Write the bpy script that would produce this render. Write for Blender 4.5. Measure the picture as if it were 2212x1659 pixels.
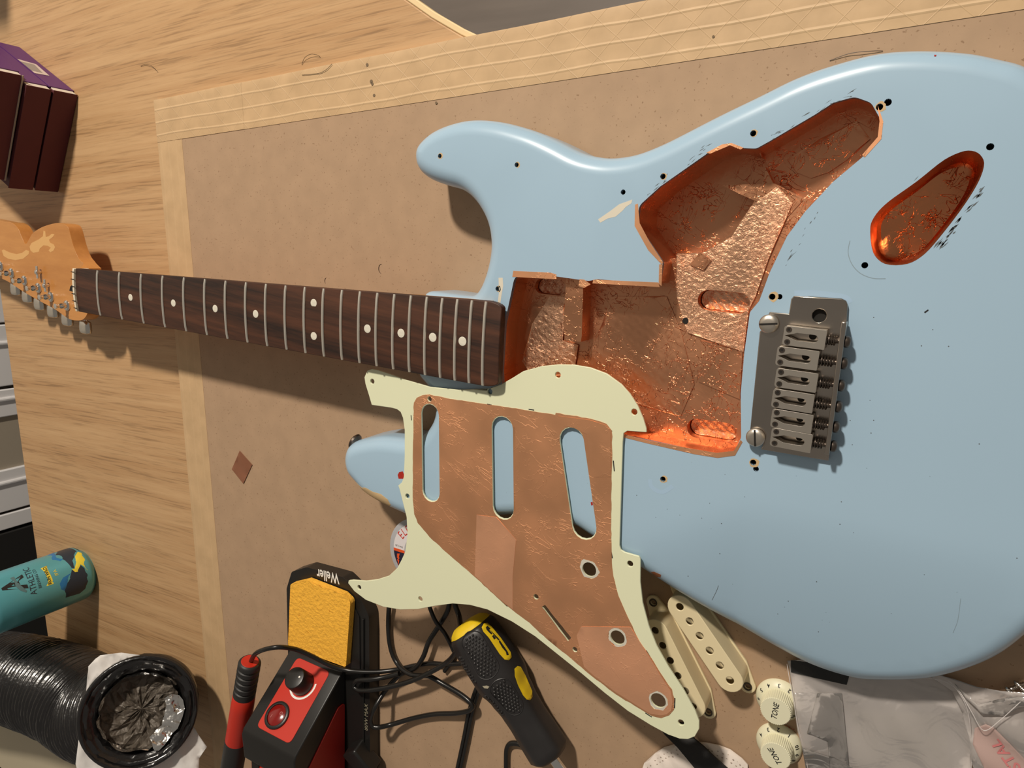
import bpy, math, random
from math import sin, cos, pi, radians, sqrt, atan2
from mathutils import Vector, Matrix
from mathutils.geometry import delaunay_2d_cdt
random.seed(7)
S = 0.001                      # everything below is written in millimetres
for o in list(bpy.data.objects): bpy.data.objects.remove(o)
scene = bpy.context.scene
COL = scene.collection

# ------------------------------------------------------------------ camera
RC = ((0.8701813720265588, 0.049011859657243396, -0.4902878923560263),
      (0.1396304824004171, -0.9787799338283907, 0.14997723000348184),
      (-0.47253328788837995, -0.19896653270192833, -0.8585596153381356))
CC = Vector((701.8966, 66.1436, 445.1196)); FPX = 1502.84
cam = bpy.data.cameras.new('camera'); camo = bpy.data.objects.new('camera', cam); COL.objects.link(camo)
m = Matrix.Identity(4)
for i in range(3):
    m[i][0] = RC[0][i]; m[i][1] = -RC[1][i]; m[i][2] = -RC[2][i]; m[i][3] = CC[i]*S
camo.matrix_world = m
cam.sensor_width = 36; cam.lens = FPX/2212*36; cam.clip_start = 0.01; cam.clip_end = 50
scene.camera = camo
# ------------------------------------------------------------------ world, lamp, exposure
wd = bpy.data.worlds.new('room_ambience'); scene.world = wd; wd.use_nodes = True
bg = wd.node_tree.nodes['Background']; bg.inputs[0].default_value = (0.92, 0.84, 0.74, 1); bg.inputs[1].default_value = 0.20
LP = Vector((180, 1480, 1450))
la = bpy.data.lights.new('ceiling_lamp', 'AREA'); la.shape = 'DISK'; la.size = 0.15; la.energy = 44; la.color = (1, 0.91, 0.79)
lo = bpy.data.objects.new('ceiling_lamp', la); COL.objects.link(lo); lo.location = LP*S
lo.rotation_euler = (Vector((450, -50, 0))-LP).to_track_quat('-Z', 'Y').to_euler()
scene.view_settings.view_transform = 'Standard'; scene.view_settings.look = 'None'
scene.view_settings.exposure = 0.03; scene.view_settings.gamma = 1.0; scene.view_settings.use_curve_mapping = False

# ------------------------------------------------------------------ placement helpers
def ray(px, py):
    a, b = (px-1106)/FPX, (py-829.5)/FPX
    return Vector([RC[0][i]*a+RC[1][i]*b+RC[2][i] for i in range(3)])
def W(px, py, z):              # point of the level plane at height z
    d = ray(px, py); t = (z-CC.z)/d.z
    return CC+d*t
def W2(px, py, z): v = W(px, py, z); return (v.x, v.y)
def RP(px, py, P, N):          # point of any plane
    d = ray(px, py); return CC+d*((P-CC).dot(N)/d.dot(N))
def WL(l, z): return [W2(a, b, z) for a, b in l]

# ------------------------------------------------------------------ materials
MATS = {}
def mat(name, col, rough=0.5, metal=0.0, var=0.0, vs=20.0, stretch=(1, 1, 1), rot=0.0, bump=0.0, bs=50.0, bdist=0.0005,
        coat=0.0, spec=0.5, speck=None, trans=0.0, alpha=1.0, emit=None, bdetail=4.0, rvar=0.0):
    if name in MATS: return MATS[name]
    m = bpy.data.materials.new(name); m.use_nodes = True; MATS[name] = m
    nt = m.node_tree; N = nt.nodes; L = nt.links; p = N['Principled BSDF']
    p.inputs['Base Color'].default_value = (*col, 1); p.inputs['Roughness'].default_value = rough
    p.inputs['Metallic'].default_value = metal; p.inputs['Coat Weight'].default_value = coat
    p.inputs['Coat Roughness'].default_value = 0.08
    p.inputs['Specular IOR Level'].default_value = spec
    p.inputs['Transmission Weight'].default_value = trans; p.inputs['Alpha'].default_value = alpha
    tc = N.new('ShaderNodeTexCoord'); mp = N.new('ShaderNodeMapping'); L.new(tc.outputs['Object'], mp.inputs[0])
    mp.inputs['Scale'].default_value = stretch; mp.inputs['Rotation'].default_value = (0, 0, rot)
    last = None
    if var > 0:
        n = N.new('ShaderNodeTexNoise'); L.new(mp.outputs[0], n.inputs[0]); n.inputs['Scale'].default_value = vs; n.inputs['Detail'].default_value = 6
        r = N.new('ShaderNodeMapRange'); L.new(n.outputs[0], r.inputs[0]); r.inputs[1].default_value = 0.3; r.inputs[2].default_value = 0.7
        r.inputs[3].default_value = 1-var; r.inputs[4].default_value = 1+var
        v = N.new('ShaderNodeVectorMath'); v.operation = 'SCALE'; v.inputs[0].default_value = col; L.new(r.outputs[0], v.inputs['Scale'])
        last = v.outputs[0]
    if speck:
        sc, thr, sc_col = speck
        n = N.new('ShaderNodeTexNoise'); L.new(mp.outputs[0], n.inputs[0]); n.inputs['Scale'].default_value = sc; n.inputs['Detail'].default_value = 2
        r = N.new('ShaderNodeMapRange'); L.new(n.outputs[0], r.inputs[0]); r.inputs[1].default_value = thr; r.inputs[2].default_value = thr+0.04
        mx = N.new('ShaderNodeMix'); mx.data_type = 'RGBA'; L.new(r.outputs[0], mx.inputs[0])
        if last: L.new(last, mx.inputs[6])
        else: mx.inputs[6].default_value = (*col, 1)
        mx.inputs[7].default_value = (*sc_col, 1); last = mx.outputs[2]
    if last: L.new(last, p.inputs['Base Color'])
    if rvar > 0:
        n = N.new('ShaderNodeTexNoise'); L.new(mp.outputs[0], n.inputs[0]); n.inputs['Scale'].default_value = vs; n.inputs['Detail'].default_value = 5
        r = N.new('ShaderNodeMapRange'); L.new(n.outputs[0], r.inputs[0]); r.inputs[1].default_value = 0.3; r.inputs[2].default_value = 0.7
        r.inputs[3].default_value = max(0.02, rough-rvar); r.inputs[4].default_value = rough+rvar; L.new(r.outputs[0], p.inputs['Roughness'])
    if bump > 0:
        n = N.new('ShaderNodeTexNoise'); L.new(mp.outputs[0], n.inputs[0]); n.inputs['Scale'].default_value = bs; n.inputs['Detail'].default_value = bdetail
        b = N.new('ShaderNodeBump'); b.inputs['Strength'].default_value = bump; b.inputs['Distance'].default_value = bdist
        L.new(n.outputs[0], b.inputs['Height']); L.new(b.outputs[0], p.inputs['Normal'])
    if emit:
        p.inputs['Emission Color'].default_value = (*emit[0], 1); p.inputs['Emission Strength'].default_value = emit[1]
    return m
def srgb(r, g, b):
    f = lambda c: ((c/255+0.055)/1.055)**2.4 if c > 10 else c/255/12.92
    return (f(r), f(g), f(b))

def copper(name, col, rough, crease, cs, fine, fs, patch=0.12, metal=1.0):
    m = bpy.data.materials.new(name); m.use_nodes = True; nt = m.node_tree; N = nt.nodes; L = nt.links; p = N['Principled BSDF']
    p.inputs['Metallic'].default_value = metal
    tc = N.new('ShaderNodeTexCoord'); co = tc.outputs['Object']
    def ridge(sc, st, rz, wdt, off):
        mp = N.new('ShaderNodeMapping'); mp.inputs['Rotation'].default_value = (0, 0, rz); L.new(co, mp.inputs[0])
        ms = N.new('ShaderNodeMapping'); ms.inputs['Scale'].default_value = (1, st, 1); ms.inputs['Location'].default_value = (off, off*2, 0); L.new(mp.outputs[0], ms.inputs[0])
        n = N.new('ShaderNodeTexNoise'); n.inputs['Scale'].default_value = sc; n.inputs['Detail'].default_value = 2.5; n.inputs['Roughness'].default_value = 0.65; n.inputs['Distortion'].default_value = 0.5; L.new(ms.outputs[0], n.inputs[0])
        a = N.new('ShaderNodeMath'); a.operation = 'SUBTRACT'; L.new(n.outputs[0], a.inputs[0]); a.inputs[1].default_value = 0.5
        b = N.new('ShaderNodeMath'); b.operation = 'ABSOLUTE'; L.new(a.outputs[0], b.inputs[0])
        q = N.new('ShaderNodeMapRange'); L.new(b.outputs[0], q.inputs[0]); q.inputs[1].default_value = 0; q.inputs[2].default_value = wdt; q.inputs[3].default_value = 1; q.inputs[4].default_value = 0
        k = N.new('ShaderNodeTexNoise'); k.inputs['Scale'].default_value = sc*0.7; k.inputs['Detail'].default_value = 1; L.new(ms.outputs[0], k.inputs[0])
        kk = N.new('ShaderNodeMapRange'); L.new(k.outputs[0], kk.inputs[0]); kk.inputs[1].default_value = 0.5; kk.inputs[2].default_value = 0.58
        mm = N.new('ShaderNodeMath'); mm.operation = 'MULTIPLY'; L.new(q.outputs[0], mm.inputs[0]); L.new(kk.outputs[0], mm.inputs[1]); return mm.outputs[0]
    def mx_(a, b):
        n = N.new('ShaderNodeMath'); n.operation = 'MAXIMUM'; L.new(a, n.inputs[0]); L.new(b, n.inputs[1]); return n.outputs[0]
    cr_ = mx_(mx_(ridge(cs*0.7, 2.6, 0.5, 0.012, 0.3), ridge(cs*0.8, 3.2, 1.9, 0.012, 1.7)), ridge(cs*1.3, 1.5, 2.9, 0.016, 4.1))
    mk = N.new('ShaderNodeTexNoise'); mk.inputs['Scale'].default_value = 30; L.new(co, mk.inputs[0]); mk.inputs['Detail'].default_value = 2
    mr = N.new('ShaderNodeMapRange'); L.new(mk.outputs[0], mr.inputs[0]); mr.inputs[1].default_value = 0.38; mr.inputs[2].default_value = 0.6
    ml = N.new('ShaderNodeMath'); ml.operation = 'MULTIPLY'; L.new(cr_, ml.inputs[0]); L.new(mr.outputs[0], ml.inputs[1])
    b1 = N.new('ShaderNodeBump'); b1.inputs['Strength'].default_value = crease; b1.inputs['Distance'].default_value = 0.0006; L.new(ml.outputs[0], b1.inputs['Height'])
    n2 = N.new('ShaderNodeTexNoise'); n2.inputs['Scale'].default_value = fs; n2.inputs['Detail'].default_value = 5; n2.inputs['Distortion'].default_value = 0.6; L.new(co, n2.inputs[0])
    b2 = N.new('ShaderNodeBump'); b2.inputs['Strength'].default_value = fine; b2.inputs['Distance'].default_value = 0.0006; L.new(n2.outputs[0], b2.inputs['Height']); L.new(b1.outputs[0], b2.inputs['Normal'])
    n3 = N.new('ShaderNodeTexNoise'); n3.inputs['Scale'].default_value = 14; n3.inputs['Detail'].default_value = 2; L.new(co, n3.inputs[0])
    b3 = N.new('ShaderNodeBump'); b3.inputs['Strength'].default_value = 0.35; b3.inputs['Distance'].default_value = 0.003; L.new(n3.outputs[0], b3.inputs['Height']); L.new(b2.outputs[0], b3.inputs['Normal'])
    L.new(b3.outputs[0], p.inputs['Normal'])
    r3 = N.new('ShaderNodeMapRange'); L.new(n3.outputs[0], r3.inputs[0]); r3.inputs[1].default_value = 0.3; r3.inputs[2].default_value = 0.7; r3.inputs[3].default_value = 1-patch; r3.inputs[4].default_value = 1+patch
    vm = N.new('ShaderNodeVectorMath'); vm.operation = 'SCALE'; vm.inputs[0].default_value = col; L.new(r3.outputs[0], vm.inputs['Scale']); L.new(vm.outputs[0], p.inputs['Base Color'])
    r4 = N.new('ShaderNodeMapRange'); L.new(mk.outputs[0], r4.inputs[0]); r4.inputs[1].default_value = 0.35; r4.inputs[2].default_value = 0.65; r4.inputs[3].default_value = rough-0.06; r4.inputs[4].default_value = rough+0.08; L.new(r4.outputs[0], p.inputs['Roughness'])
    return m

def wood_mat(name, c1, c2, sx, sy, rot=0.0, rough=0.45, pores=True, bands=(3.0, 40.0)):
    m = bpy.data.materials.new(name); m.use_nodes = True; nt = m.node_tree; N = nt.nodes; L = nt.links; p = N['Principled BSDF']
    tc = N.new('ShaderNodeTexCoord'); rt = N.new('ShaderNodeMapping'); rt.inputs['Rotation'].default_value = (0, 0, -rot); L.new(tc.outputs['Object'], rt.inputs[0])
    mp = N.new('ShaderNodeMapping'); mp.inputs['Scale'].default_value = (sx, sy, sy); L.new(rt.outputs[0], mp.inputs[0])
    wv = N.new('ShaderNodeTexNoise'); wv.inputs['Scale'].default_value = 1.0; wv.inputs['Detail'].default_value = 5; wv.inputs['Distortion'].default_value = 0.4; L.new(mp.outputs[0], wv.inputs[0])
    n2 = N.new('ShaderNodeTexNoise'); n2.inputs['Scale'].default_value = 3.7; n2.inputs['Detail'].default_value = 8; n2.inputs['Roughness'].default_value = 0.7; L.new(mp.outputs[0], n2.inputs[0])
    mx = N.new('ShaderNodeMath'); mx.operation = 'MULTIPLY_ADD'; L.new(n2.outputs[0], mx.inputs[0]); mx.inputs[1].default_value = 0.9; L.new(wv.outputs[0], mx.inputs[2])
    r = N.new('ShaderNodeMapRange'); L.new(mx.outputs[0], r.inputs[0]); r.inputs[1].default_value = 0.72; r.inputs[2].default_value = 1.18
    cr = N.new('ShaderNodeMix'); cr.data_type = 'RGBA'; L.new(r.outputs[0], cr.inputs[0]); cr.inputs[6].default_value = (*c1, 1); cr.inputs[7].default_value = (*c2, 1)
    out = cr.outputs[2]
    if pores:
        mp2 = N.new('ShaderNodeMapping'); mp2.inputs['Scale'].default_value = (sx*9, sy*9, sy*6); L.new(rt.outputs[0], mp2.inputs[0])
        n3 = N.new('ShaderNodeTexNoise'); n3.inputs['Scale'].default_value = 1.0; n3.inputs['Detail'].default_value = 3; L.new(mp2.outputs[0], n3.inputs[0])
        r3 = N.new('ShaderNodeMapRange'); L.new(n3.outputs[0], r3.inputs[0]); r3.inputs[1].default_value = 0.52; r3.inputs[2].default_value = 0.64; r3.inputs[3].default_value = 0; r3.inputs[4].default_value = 0.62
        m4 = N.new('ShaderNodeMath'); m4.operation = 'MULTIPLY'; L.new(r3.outputs[0], m4.inputs[0]); L.new(r.outputs[0], m4.inputs[1])
        c3 = N.new('ShaderNodeMix'); c3.data_type = 'RGBA'; L.new(m4.outputs[0], c3.inputs[0]); L.new(out, c3.inputs[6]); c3.inputs[7].default_value = (*[c*0.45 for c in c2], 1)
        out = c3.outputs[2]
        b = N.new('ShaderNodeBump'); b.inputs['Strength'].default_value = 0.25; b.inputs['Distance'].default_value = 0.0002; b.invert = True
        L.new(m4.outputs[0], b.inputs['Height']); L.new(b.outputs[0], p.inputs['Normal'])
    L.new(out, p.inputs['Base Color']); p.inputs['Roughness'].default_value = rough
    return m

# ------------------------------------------------------------------ mesh helpers
ORI = {}
def mk(name, VF, m=None, parent=None, smooth=False, bevel=0.0, org=None, label=None, cat=None, group=None, kind=None, seg=2, angle=40):
    V, F = VF
    V = [Vector(v) for v in V]
    if parent is not None: o0 = ORI[parent.name]
    elif org is not None: o0 = Vector(org)
    else:
        xs = [v.x for v in V]; ys = [v.y for v in V]; zs = [v.z for v in V]
        o0 = Vector(((min(xs)+max(xs))/2, (min(ys)+max(ys))/2, min(zs)))
    me = bpy.data.meshes.new(name); me.from_pydata([tuple((v-o0)*S) for v in V], [], [tuple(f) for f in F]); me.update()
    if m: me.materials.append(m)
    o = bpy.data.objects.new(name, me); COL.objects.link(o)
    if parent is not None: o.parent = parent
    else: o.location = o0*S
    ORI[o.name] = o0
    if smooth:
        for pl in me.polygons: pl.use_smooth = True
        try: me.set_sharp_from_angle(angle=radians(angle))
        except Exception: pass
    if bevel > 0:
        b = o.modifiers.new('bevel', 'BEVEL'); b.width = bevel*S; b.segments = seg; b.limit_method = 'ANGLE'; b.angle_limit = radians(35)
        for pl in me.polygons: pl.use_smooth = True
        try: me.set_sharp_from_angle(angle=radians(50))
        except Exception: pass
        b.harden_normals = False
    props(o, label, cat, group, kind)
    return o
def props(o, label=None, cat=None, group=None, kind=None):
    if label: o['label'] = label
    if cat: o['category'] = cat
    if group: o['group'] = group
    if kind: o['kind'] = kind
def empty(name, org, label, cat, group=None):
    o = bpy.data.objects.new(name, None); COL.objects.link(o); o.location = Vector(org)*S; o.empty_display_size = 0.02
    ORI[o.name] = Vector(org); props(o, label, cat, group); return o
def dup(o, d, parent=None):
    c = o.copy(); COL.objects.link(c); ORI[c.name] = ORI[o.name].copy()
    if parent is not None: c.parent = parent
    if parent is None or parent is o.parent: c.location = Vector(o.location)+Vector(d)*S
    for ch in [x for x in bpy.data.objects if x.parent is o and x is not c]:
        g = ch.copy(); COL.objects.link(g); g.parent = c; ORI[g.name] = ORI[ch.name].copy()
    return c
def join(*parts):
    V = []; F = []
    for v, f in parts:
        k = len(V); V += list(v); F += [[i+k for i in q] for q in f]
    return V, F
def xf(VF, M): return [M@Vector(v) for v in VF[0]], VF[1]
def frame(P, X, Z):            # matrix with local x along X, local z near Z
    X = Vector(X).normalized(); Z = Vector(Z); Y = Z.cross(X).normalized(); Z = X.cross(Y)
    M = Matrix.Identity(4)
    for i in range(3): M[i][0] = X[i]; M[i][1] = Y[i]; M[i][2] = Z[i]; M[i][3] = P[i]
    return M
def box(x0, x1, y0, y1, z0, z1):
    V = [(x, y, z) for z in (z0, z1) for y in (y0, y1) for x in (x0, x1)]
    return V, [(0, 2, 3, 1), (4, 5, 7, 6), (0, 1, 5, 4), (2, 6, 7, 3), (0, 4, 6, 2), (1, 3, 7, 5)]
def catmull(P, n=8, closed=False):
    P = [Vector(p) for p in P]; out = []; N = len(P)
    rng = range(N) if closed else range(N-1)
    for i in rng:
        if closed: a, b, c, d = P[i-1], P[i], P[(i+1) % N], P[(i+2) % N]
        else: a, b, c, d = P[max(i-1, 0)], P[i], P[i+1], P[min(i+2, N-1)]
        t0 = 0; t1 = t0+max((b-a).length, 1e-6)**.5; t2 = t1+max((c-b).length, 1e-6)**.5; t3 = t2+max((d-c).length, 1e-6)**.5
        if i == 0 and not closed: t1 = t0+1e-9; 
        for k in range(n):
            u = k/n
            m1 = (c-a)*0.5*(1.0); m2 = (d-b)*0.5
            # chord-limited tangents
            L = (c-b).length
            if m1.length > L: m1 = m1*(L/m1.length)
            if m2.length > L: m2 = m2*(L/m2.length)
            out.append(b*(2*u**3-3*u*u+1)+m1*(u**3-2*u*u+u)+c*(-2*u**3+3*u*u)+m2*(u**3-u*u))
    if not closed: out.append(P[-1])
    return out
def area2(P): return sum(P[i-1][0]*P[i][1]-P[i][0]*P[i-1][1] for i in range(len(P)))/2
def ccw(P): return list(P) if area2(P) > 0 else list(P)[::-1]
def rnd(P, r, n=5):            # polygon with rounded corners, r a number or list
    out = []; N = len(P)
    for i in range(N):
        a, b, c = Vector(P[i-1]), Vector(P[i]), Vector(P[(i+1) % N]); ri = r[i] if isinstance(r, (list, tuple)) else r
        u = (a-b); v = (c-b); la, lc = u.length, v.length
        if ri <= 0 or la < 1e-6 or lc < 1e-6: out.append(tuple(b)); continue
        u /= la; v /= lc; ang = math.acos(max(-1, min(1, u.dot(v))))
        if ang > 3.0 or ang < 0.05: out.append(tuple(b)); continue
        d = min(ri/math.tan(ang/2), la*0.48, lc*0.48)
        p, q = b+u*d, b+v*d
        for k in range(n+1):
            t = k/n; out.append(tuple(p*(1-t)**2+b*2*t*(1-t)+q*t*t))
    return out
def inside(x, y, P):
    c = False; j = len(P)-1
    for i in range(len(P)):
        xi, yi = P[i][0], P[i][1]; xj, yj = P[j][0], P[j][1]
        if (yi > y) != (yj > y) and x < (xj-xi)*(y-yi)/(yj-yi)+xi: c = not c
        j = i
    return c
def cdt(outer, holes=(), extra=(), lines=()):
    V = []; E = []
    def loop(P, closed=True):
        k = len(V); V.extend([Vector((p[0], p[1])) for p in P]); n = len(P)
        E.extend([(k+i, k+(i+1) % n) for i in range(n if closed else n-1)])
    loop(outer)
    for h in holes: loop(h)
    for l in lines: loop(l)
    V.extend([Vector(p) for p in extra])
    r = delaunay_2d_cdt(V, E, [], 0, 1e-4)
    vs = r[0]; F = []
    for f in r[2]:
        cx = sum(vs[i].x for i in f)/len(f); cy = sum(vs[i].y for i in f)/len(f)
        if inside(cx, cy, outer) and not any(inside(cx, cy, h) for h in holes):
            f = list(f); a = sum(vs[f[i-1]].x*vs[f[i]].y-vs[f[i]].x*vs[f[i-1]].y for i in range(len(f)))
            F.append(f if a > 0 else f[::-1])
    return [(v.x, v.y) for v in vs], F
def gridpts(P, step, mar=0.35):
    xs = [p[0] for p in P]; ys = [p[1] for p in P]; out = []
    x = min(xs)+step*.5
    while x < max(xs):
        y = min(ys)+step*.5
        while y < max(ys):
            if inside(x, y, P) and min((x-p[0])**2+(y-p[1])**2 for p in P) > (step*mar)**2: out.append((x, y))
            y += step
        x += step
    return out
def prism(P, z0, z1, holes=()):
    P = ccw(P); holes = [ccw(h) for h in holes]
    vs, F = cdt(P, holes); n = len(vs)
    V = [(x, y, z1) for x, y in vs]+[(x, y, z0) for x, y in vs]
    G = [list(f) for f in F]+[[i+n for i in f[::-1]] for f in F]
    cnt = {}
    for f in F:
        for i in range(len(f)): cnt[(f[i-1], f[i])] = 1
    for (a, b) in list(cnt):
        if (b, a) not in cnt: G.append([b, a, a+n, b+n])
    return V, G
def drape(P, fn, off=0.1, step=3.0, holes=()):      # sheet on a surface, fn(x, y) -> point; with turned-down rim for thickness
    P = ccw(P); vs, F = cdt(P, [ccw(h) for h in holes], gridpts(P, step))
    V = [fn(x, y, off) for x, y in vs]; n = len(V); G = [list(f) for f in F]
    V += [fn(x, y, -off*0.5) for x, y in vs]
    cnt = {}
    for f in F:
        for i in range(len(f)): cnt[(f[i-1], f[i])] = 1
    for (a, b) in cnt:
        if (b, a) not in cnt: G.append([b, a, a+n, b+n])
    return V, G
def tube(P, r, n=8, cap=True, rf=None):
    P = [Vector(p) for p in P]; V = []; F = []
    t = (P[1]-P[0]).normalized(); u = t.orthogonal().normalized()
    for i, p in enumerate(P):
        if i == 0: t = (P[1]-P[0])
        elif i == len(P)-1: t = P[-1]-P[-2]
        else: t = P[i+1]-P[i-1]
        t.normalize(); u = (u-t*u.dot(t)).normalized(); w = t.cross(u)
        rr = r if rf is None else rf(i/(len(P)-1), i)
        for k in range(n): a = 2*pi*k/n; V.append(p+(u*cos(a)+w*sin(a))*rr)
    for i in range(len(P)-1):
        for k in range(n): F.append((i*n+k, i*n+(k+1) % n, (i+1)*n+(k+1) % n, (i+1)*n+k))
    if cap: F.append(tuple(range(n))[::-1]); F.append(tuple((len(P)-1)*n+k for k in range(n)))
    return V, F
def lathe(prof, P=(0, 0, 0), Z=(0, 0, 1), n=24, cap=True):   # prof: [(radius, height)]
    P = Vector(P); Z = Vector(Z).normalized(); u = Z.orthogonal().normalized(); w = Z.cross(u); V = []; F = []
    for r, h in prof:
        for k in range(n): a = 2*pi*k/n; V.append(P+Z*h+(u*cos(a)+w*sin(a))*max(r, 0.001))
    for i in range(len(prof)-1):
        for k in range(n): F.append((i*n+k, i*n+(k+1) % n, (i+1)*n+(k+1) % n, (i+1)*n+k))
    if cap: F.append(tuple(range(n))[::-1]); F.append(tuple((len(prof)-1)*n+k for k in range(n)))
    return V, F
def circ(cx, cy, r, n=16, ry=None): return [(cx+r*cos(2*pi*k/n), cy+(ry or r)*sin(2*pi*k/n)) for k in range(n)]
def capsule(a, b, r, n=8):
    a = Vector(a); b = Vector(b); d = (b-a).normalized(); w = Vector((-d.y, d.x)); out = []
    for k in range(n+1): t = -pi/2+pi*k/n; out.append(tuple(b+d*cos(t)*r+w*sin(t)*r))
    for k in range(n+1): t = pi/2+pi*k/n; out.append(tuple(a+d*cos(t)*r+w*sin(t)*r))
    return out
def text2(s, h=1.0, bold=0.0, shear=0.0, ax='CENTER'):
    c = bpy.data.curves.new('t', 'FONT'); c.body = s; c.size = 1; c.align_x = ax; c.align_y = 'CENTER'; c.offset = bold; c.shear = shear; c.resolution_u = 2
    o = bpy.data.objects.new('t', c); COL.objects.link(o); dg = bpy.context.evaluated_depsgraph_get(); me = o.evaluated_get(dg).to_mesh()
    V = [(v.co.x*h, v.co.y*h) for v in me.vertices]; F = [list(p.vertices) for p in me.polygons]
    o.evaluated_get(dg).to_mesh_clear(); bpy.data.objects.remove(o); bpy.data.curves.remove(c)
    return V, F
def lay(T, fn, off=0.06): return [fn(x, y, off) for x, y in T[0]], T[1]
def planef(P, X, Y):
    P = Vector(P); X = Vector(X).normalized(); Y = Vector(Y); Y = (Y-X*Y.dot(X)).normalized(); N = X.cross(Y)
    return lambda x, y, o=0: P+X*x+Y*y+N*o
ANG = 0.0687
BX = Vector((cos(ANG), sin(ANG), 0)); BY = Vector((-sin(ANG), cos(ANG), 0))

# ------------------------------------------------------------------ common materials
M_oak = wood_mat('oak_laminate', srgb(204, 166, 122), srgb(184, 143, 100), 2.4, 70.0, rot=ANG, rough=0.5)
M_blue = mat('sky_blue_paint', srgb(166, 194, 215), 0.32, var=0.012, vs=12, coat=0.25, speck=(900, 0.80, (0.12, 0.12, 0.12)))
M_cop = copper('copper_foil', (0.78, 0.37, 0.20), 0.36, 0.8, 90, 0.25, 180)
M_cop_fine = copper('copper_foil_crumpled', (0.92, 0.52, 0.32), 0.42, 0.7, 140, 0.9, 420)
M_cop_bounce = copper('copper_foil_bounce_side', (0.74, 0.29, 0.13), 0.38, 0.6, 70, 0.35, 150)  # same foil, with bounced orange light of the cavity walls put into its colour
M_cop_jack = copper('copper_foil_jack', (0.76, 0.32, 0.15), 0.30, 1.0, 100, 0.6, 150)
M_cop_guard = copper('copper_foil_flat', (0.80, 0.40, 0.21), 0.50, 0.38, 60, 0.08, 160, 0.06, 0.82)
M_cop_patch = copper('copper_foil_flat_light', (0.88, 0.46, 0.27), 0.52, 0.25, 60, 0.15, 300, 0.05, 0.68)
M_mint = mat('mint_plastic', srgb(230, 232, 198), 0.42, var=0.01, vs=9)
M_cream = mat('aged_cream_plastic', srgb(232, 216, 176), 0.38, var=0.02, vs=30)
M_black = mat('black_plastic', (0.012, 0.011, 0.010), 0.38, bump=0.08, bs=900, bdist=0.0002)
M_rubber = mat('black_rubber', (0.018, 0.017, 0.016), 0.5)
M_cable = mat('black_cable', (0.010, 0.009, 0.008), 0.3)
M_dark = mat('dark_hole', (0.008, 0.006, 0.004), 0.8)
M_steel = mat('brushed_nickel', (0.44, 0.39, 0.34), 0.24, 1.0, var=0.08, vs=30, bump=0.05, bs=60, bdist=0.0003)
M_saddle = mat('saddle_steel', (0.66, 0.60, 0.52), 0.38, 1.0, bump=0.06, bs=200, bdist=0.0002)
M_chrome = mat('chrome', (0.80, 0.79, 0.77), 0.10, 1.0)
M_darksteel = mat('tarnished_steel', (0.16, 0.13, 0.11), 0.38, 1.0, var=0.2, vs=120)
M_white = mat('white_print', (0.85, 0.84, 0.80), 0.5)
M_ink = mat('black_ink', (0.012, 0.012, 0.012), 0.6)
M_red = mat('red_plastic', srgb(196, 46, 28), 0.42, bump=0.05, bs=800, bdist=0.0002)
M_yellow = mat('yellow_rubber', srgb(232, 196, 30), 0.45)
M_maple = wood_mat('amber_maple', srgb(204, 142, 78), srgb(184, 122, 62), 6, 30, rough=0.28, pores=False)
M_rawwood = mat('bare_wood', srgb(206, 176, 132), 0.7, var=0.12, vs=60, stretch=(1, 6, 1))

# ================================================================== ROOM
def mdf_floor():
    g = mat('grey_laminate', srgb(122, 112, 104), 0.5, var=0.08, vs=6, stretch=(1, 8, 1))
    base = mk('floor', box(-1500, 2600, -2200, 2800, -745, -724), mat('floor_joint', (0.01, 0.01, 0.01), 0.8), org=(500, 200, -745), kind='structure')
    me0 = None
    for i in range(9):
        y0 = -375+i*193
        for j in range(3):
            x0 = -700+j*1000+(i % 2)*420
            if me0 is None: me0 = mk('floor_plank', box(x0, x0+997, y0, y0+190, -724, -720), g, base); X0 = (x0, y0)
            else: dup(me0, (x0-X0[0], y0-X0[1], 0), base)
mdf_floor()
wm = mat('white_wall_paint', srgb(222, 218, 210), 0.6, var=0.02, vs=3)
mk('wall_left', box(-1120, -1100, -2200, 2800, -724, 1900), wm, org=(-1110, 300, -724), kind='structure')
mk('wall_back', box(-1120, 2600, 2800, 2820, -724, 1900), wm, org=(700, 2810, -724), kind='structure')
# white panelled cabinet front beyond the far end of the desk
cab = empty('panelled_cabinet', (-720, -150, -720), 'white panelled cupboard front standing beyond the left end of the oak desk', 'cupboard')
M_cab = mat('white_cabinet_paint', srgb(240, 238, 238), 0.45)
mk('carcass', box(-1000, -712, -508, 420, -720, -60), mat('cabinet_shadow_gap', srgb(60, 52, 44), 0.7), cab)
for a, b, zz in ((-236, -124, 0), (-120, -60, -3), (-56, 150, 0), (154, 420, 0), (-293, -242, 0), (-473, -393, 0), (-508, -478, 0)):
    mk('panel', box(-712, -704+zz, a, b, -715, -62), M_cab, cab, bevel=2)
for a, b in ((-160, -154), (-262, -258), (-420, -415)):
    mk('moulding', tube([(-703, (a+b)/2, -714), (-703, (a+b)/2, -64)], 4, 10), M_cab, cab)
mk('recessed_panel', box(-712, -710, -393, -293, -715, -62), mat('recessed_panel_paint', srgb(176, 164, 146), 0.6), cab)
mk('black_block', box(-1000, -706, -1300, -514, -720, -100), mat('near_black_matt', (0.012, 0.011, 0.010), 0.75), label='plain black block standing right next to the white panelled cupboard', cat='cupboard', bevel=3)  # plain black block beside the panelled front

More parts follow.
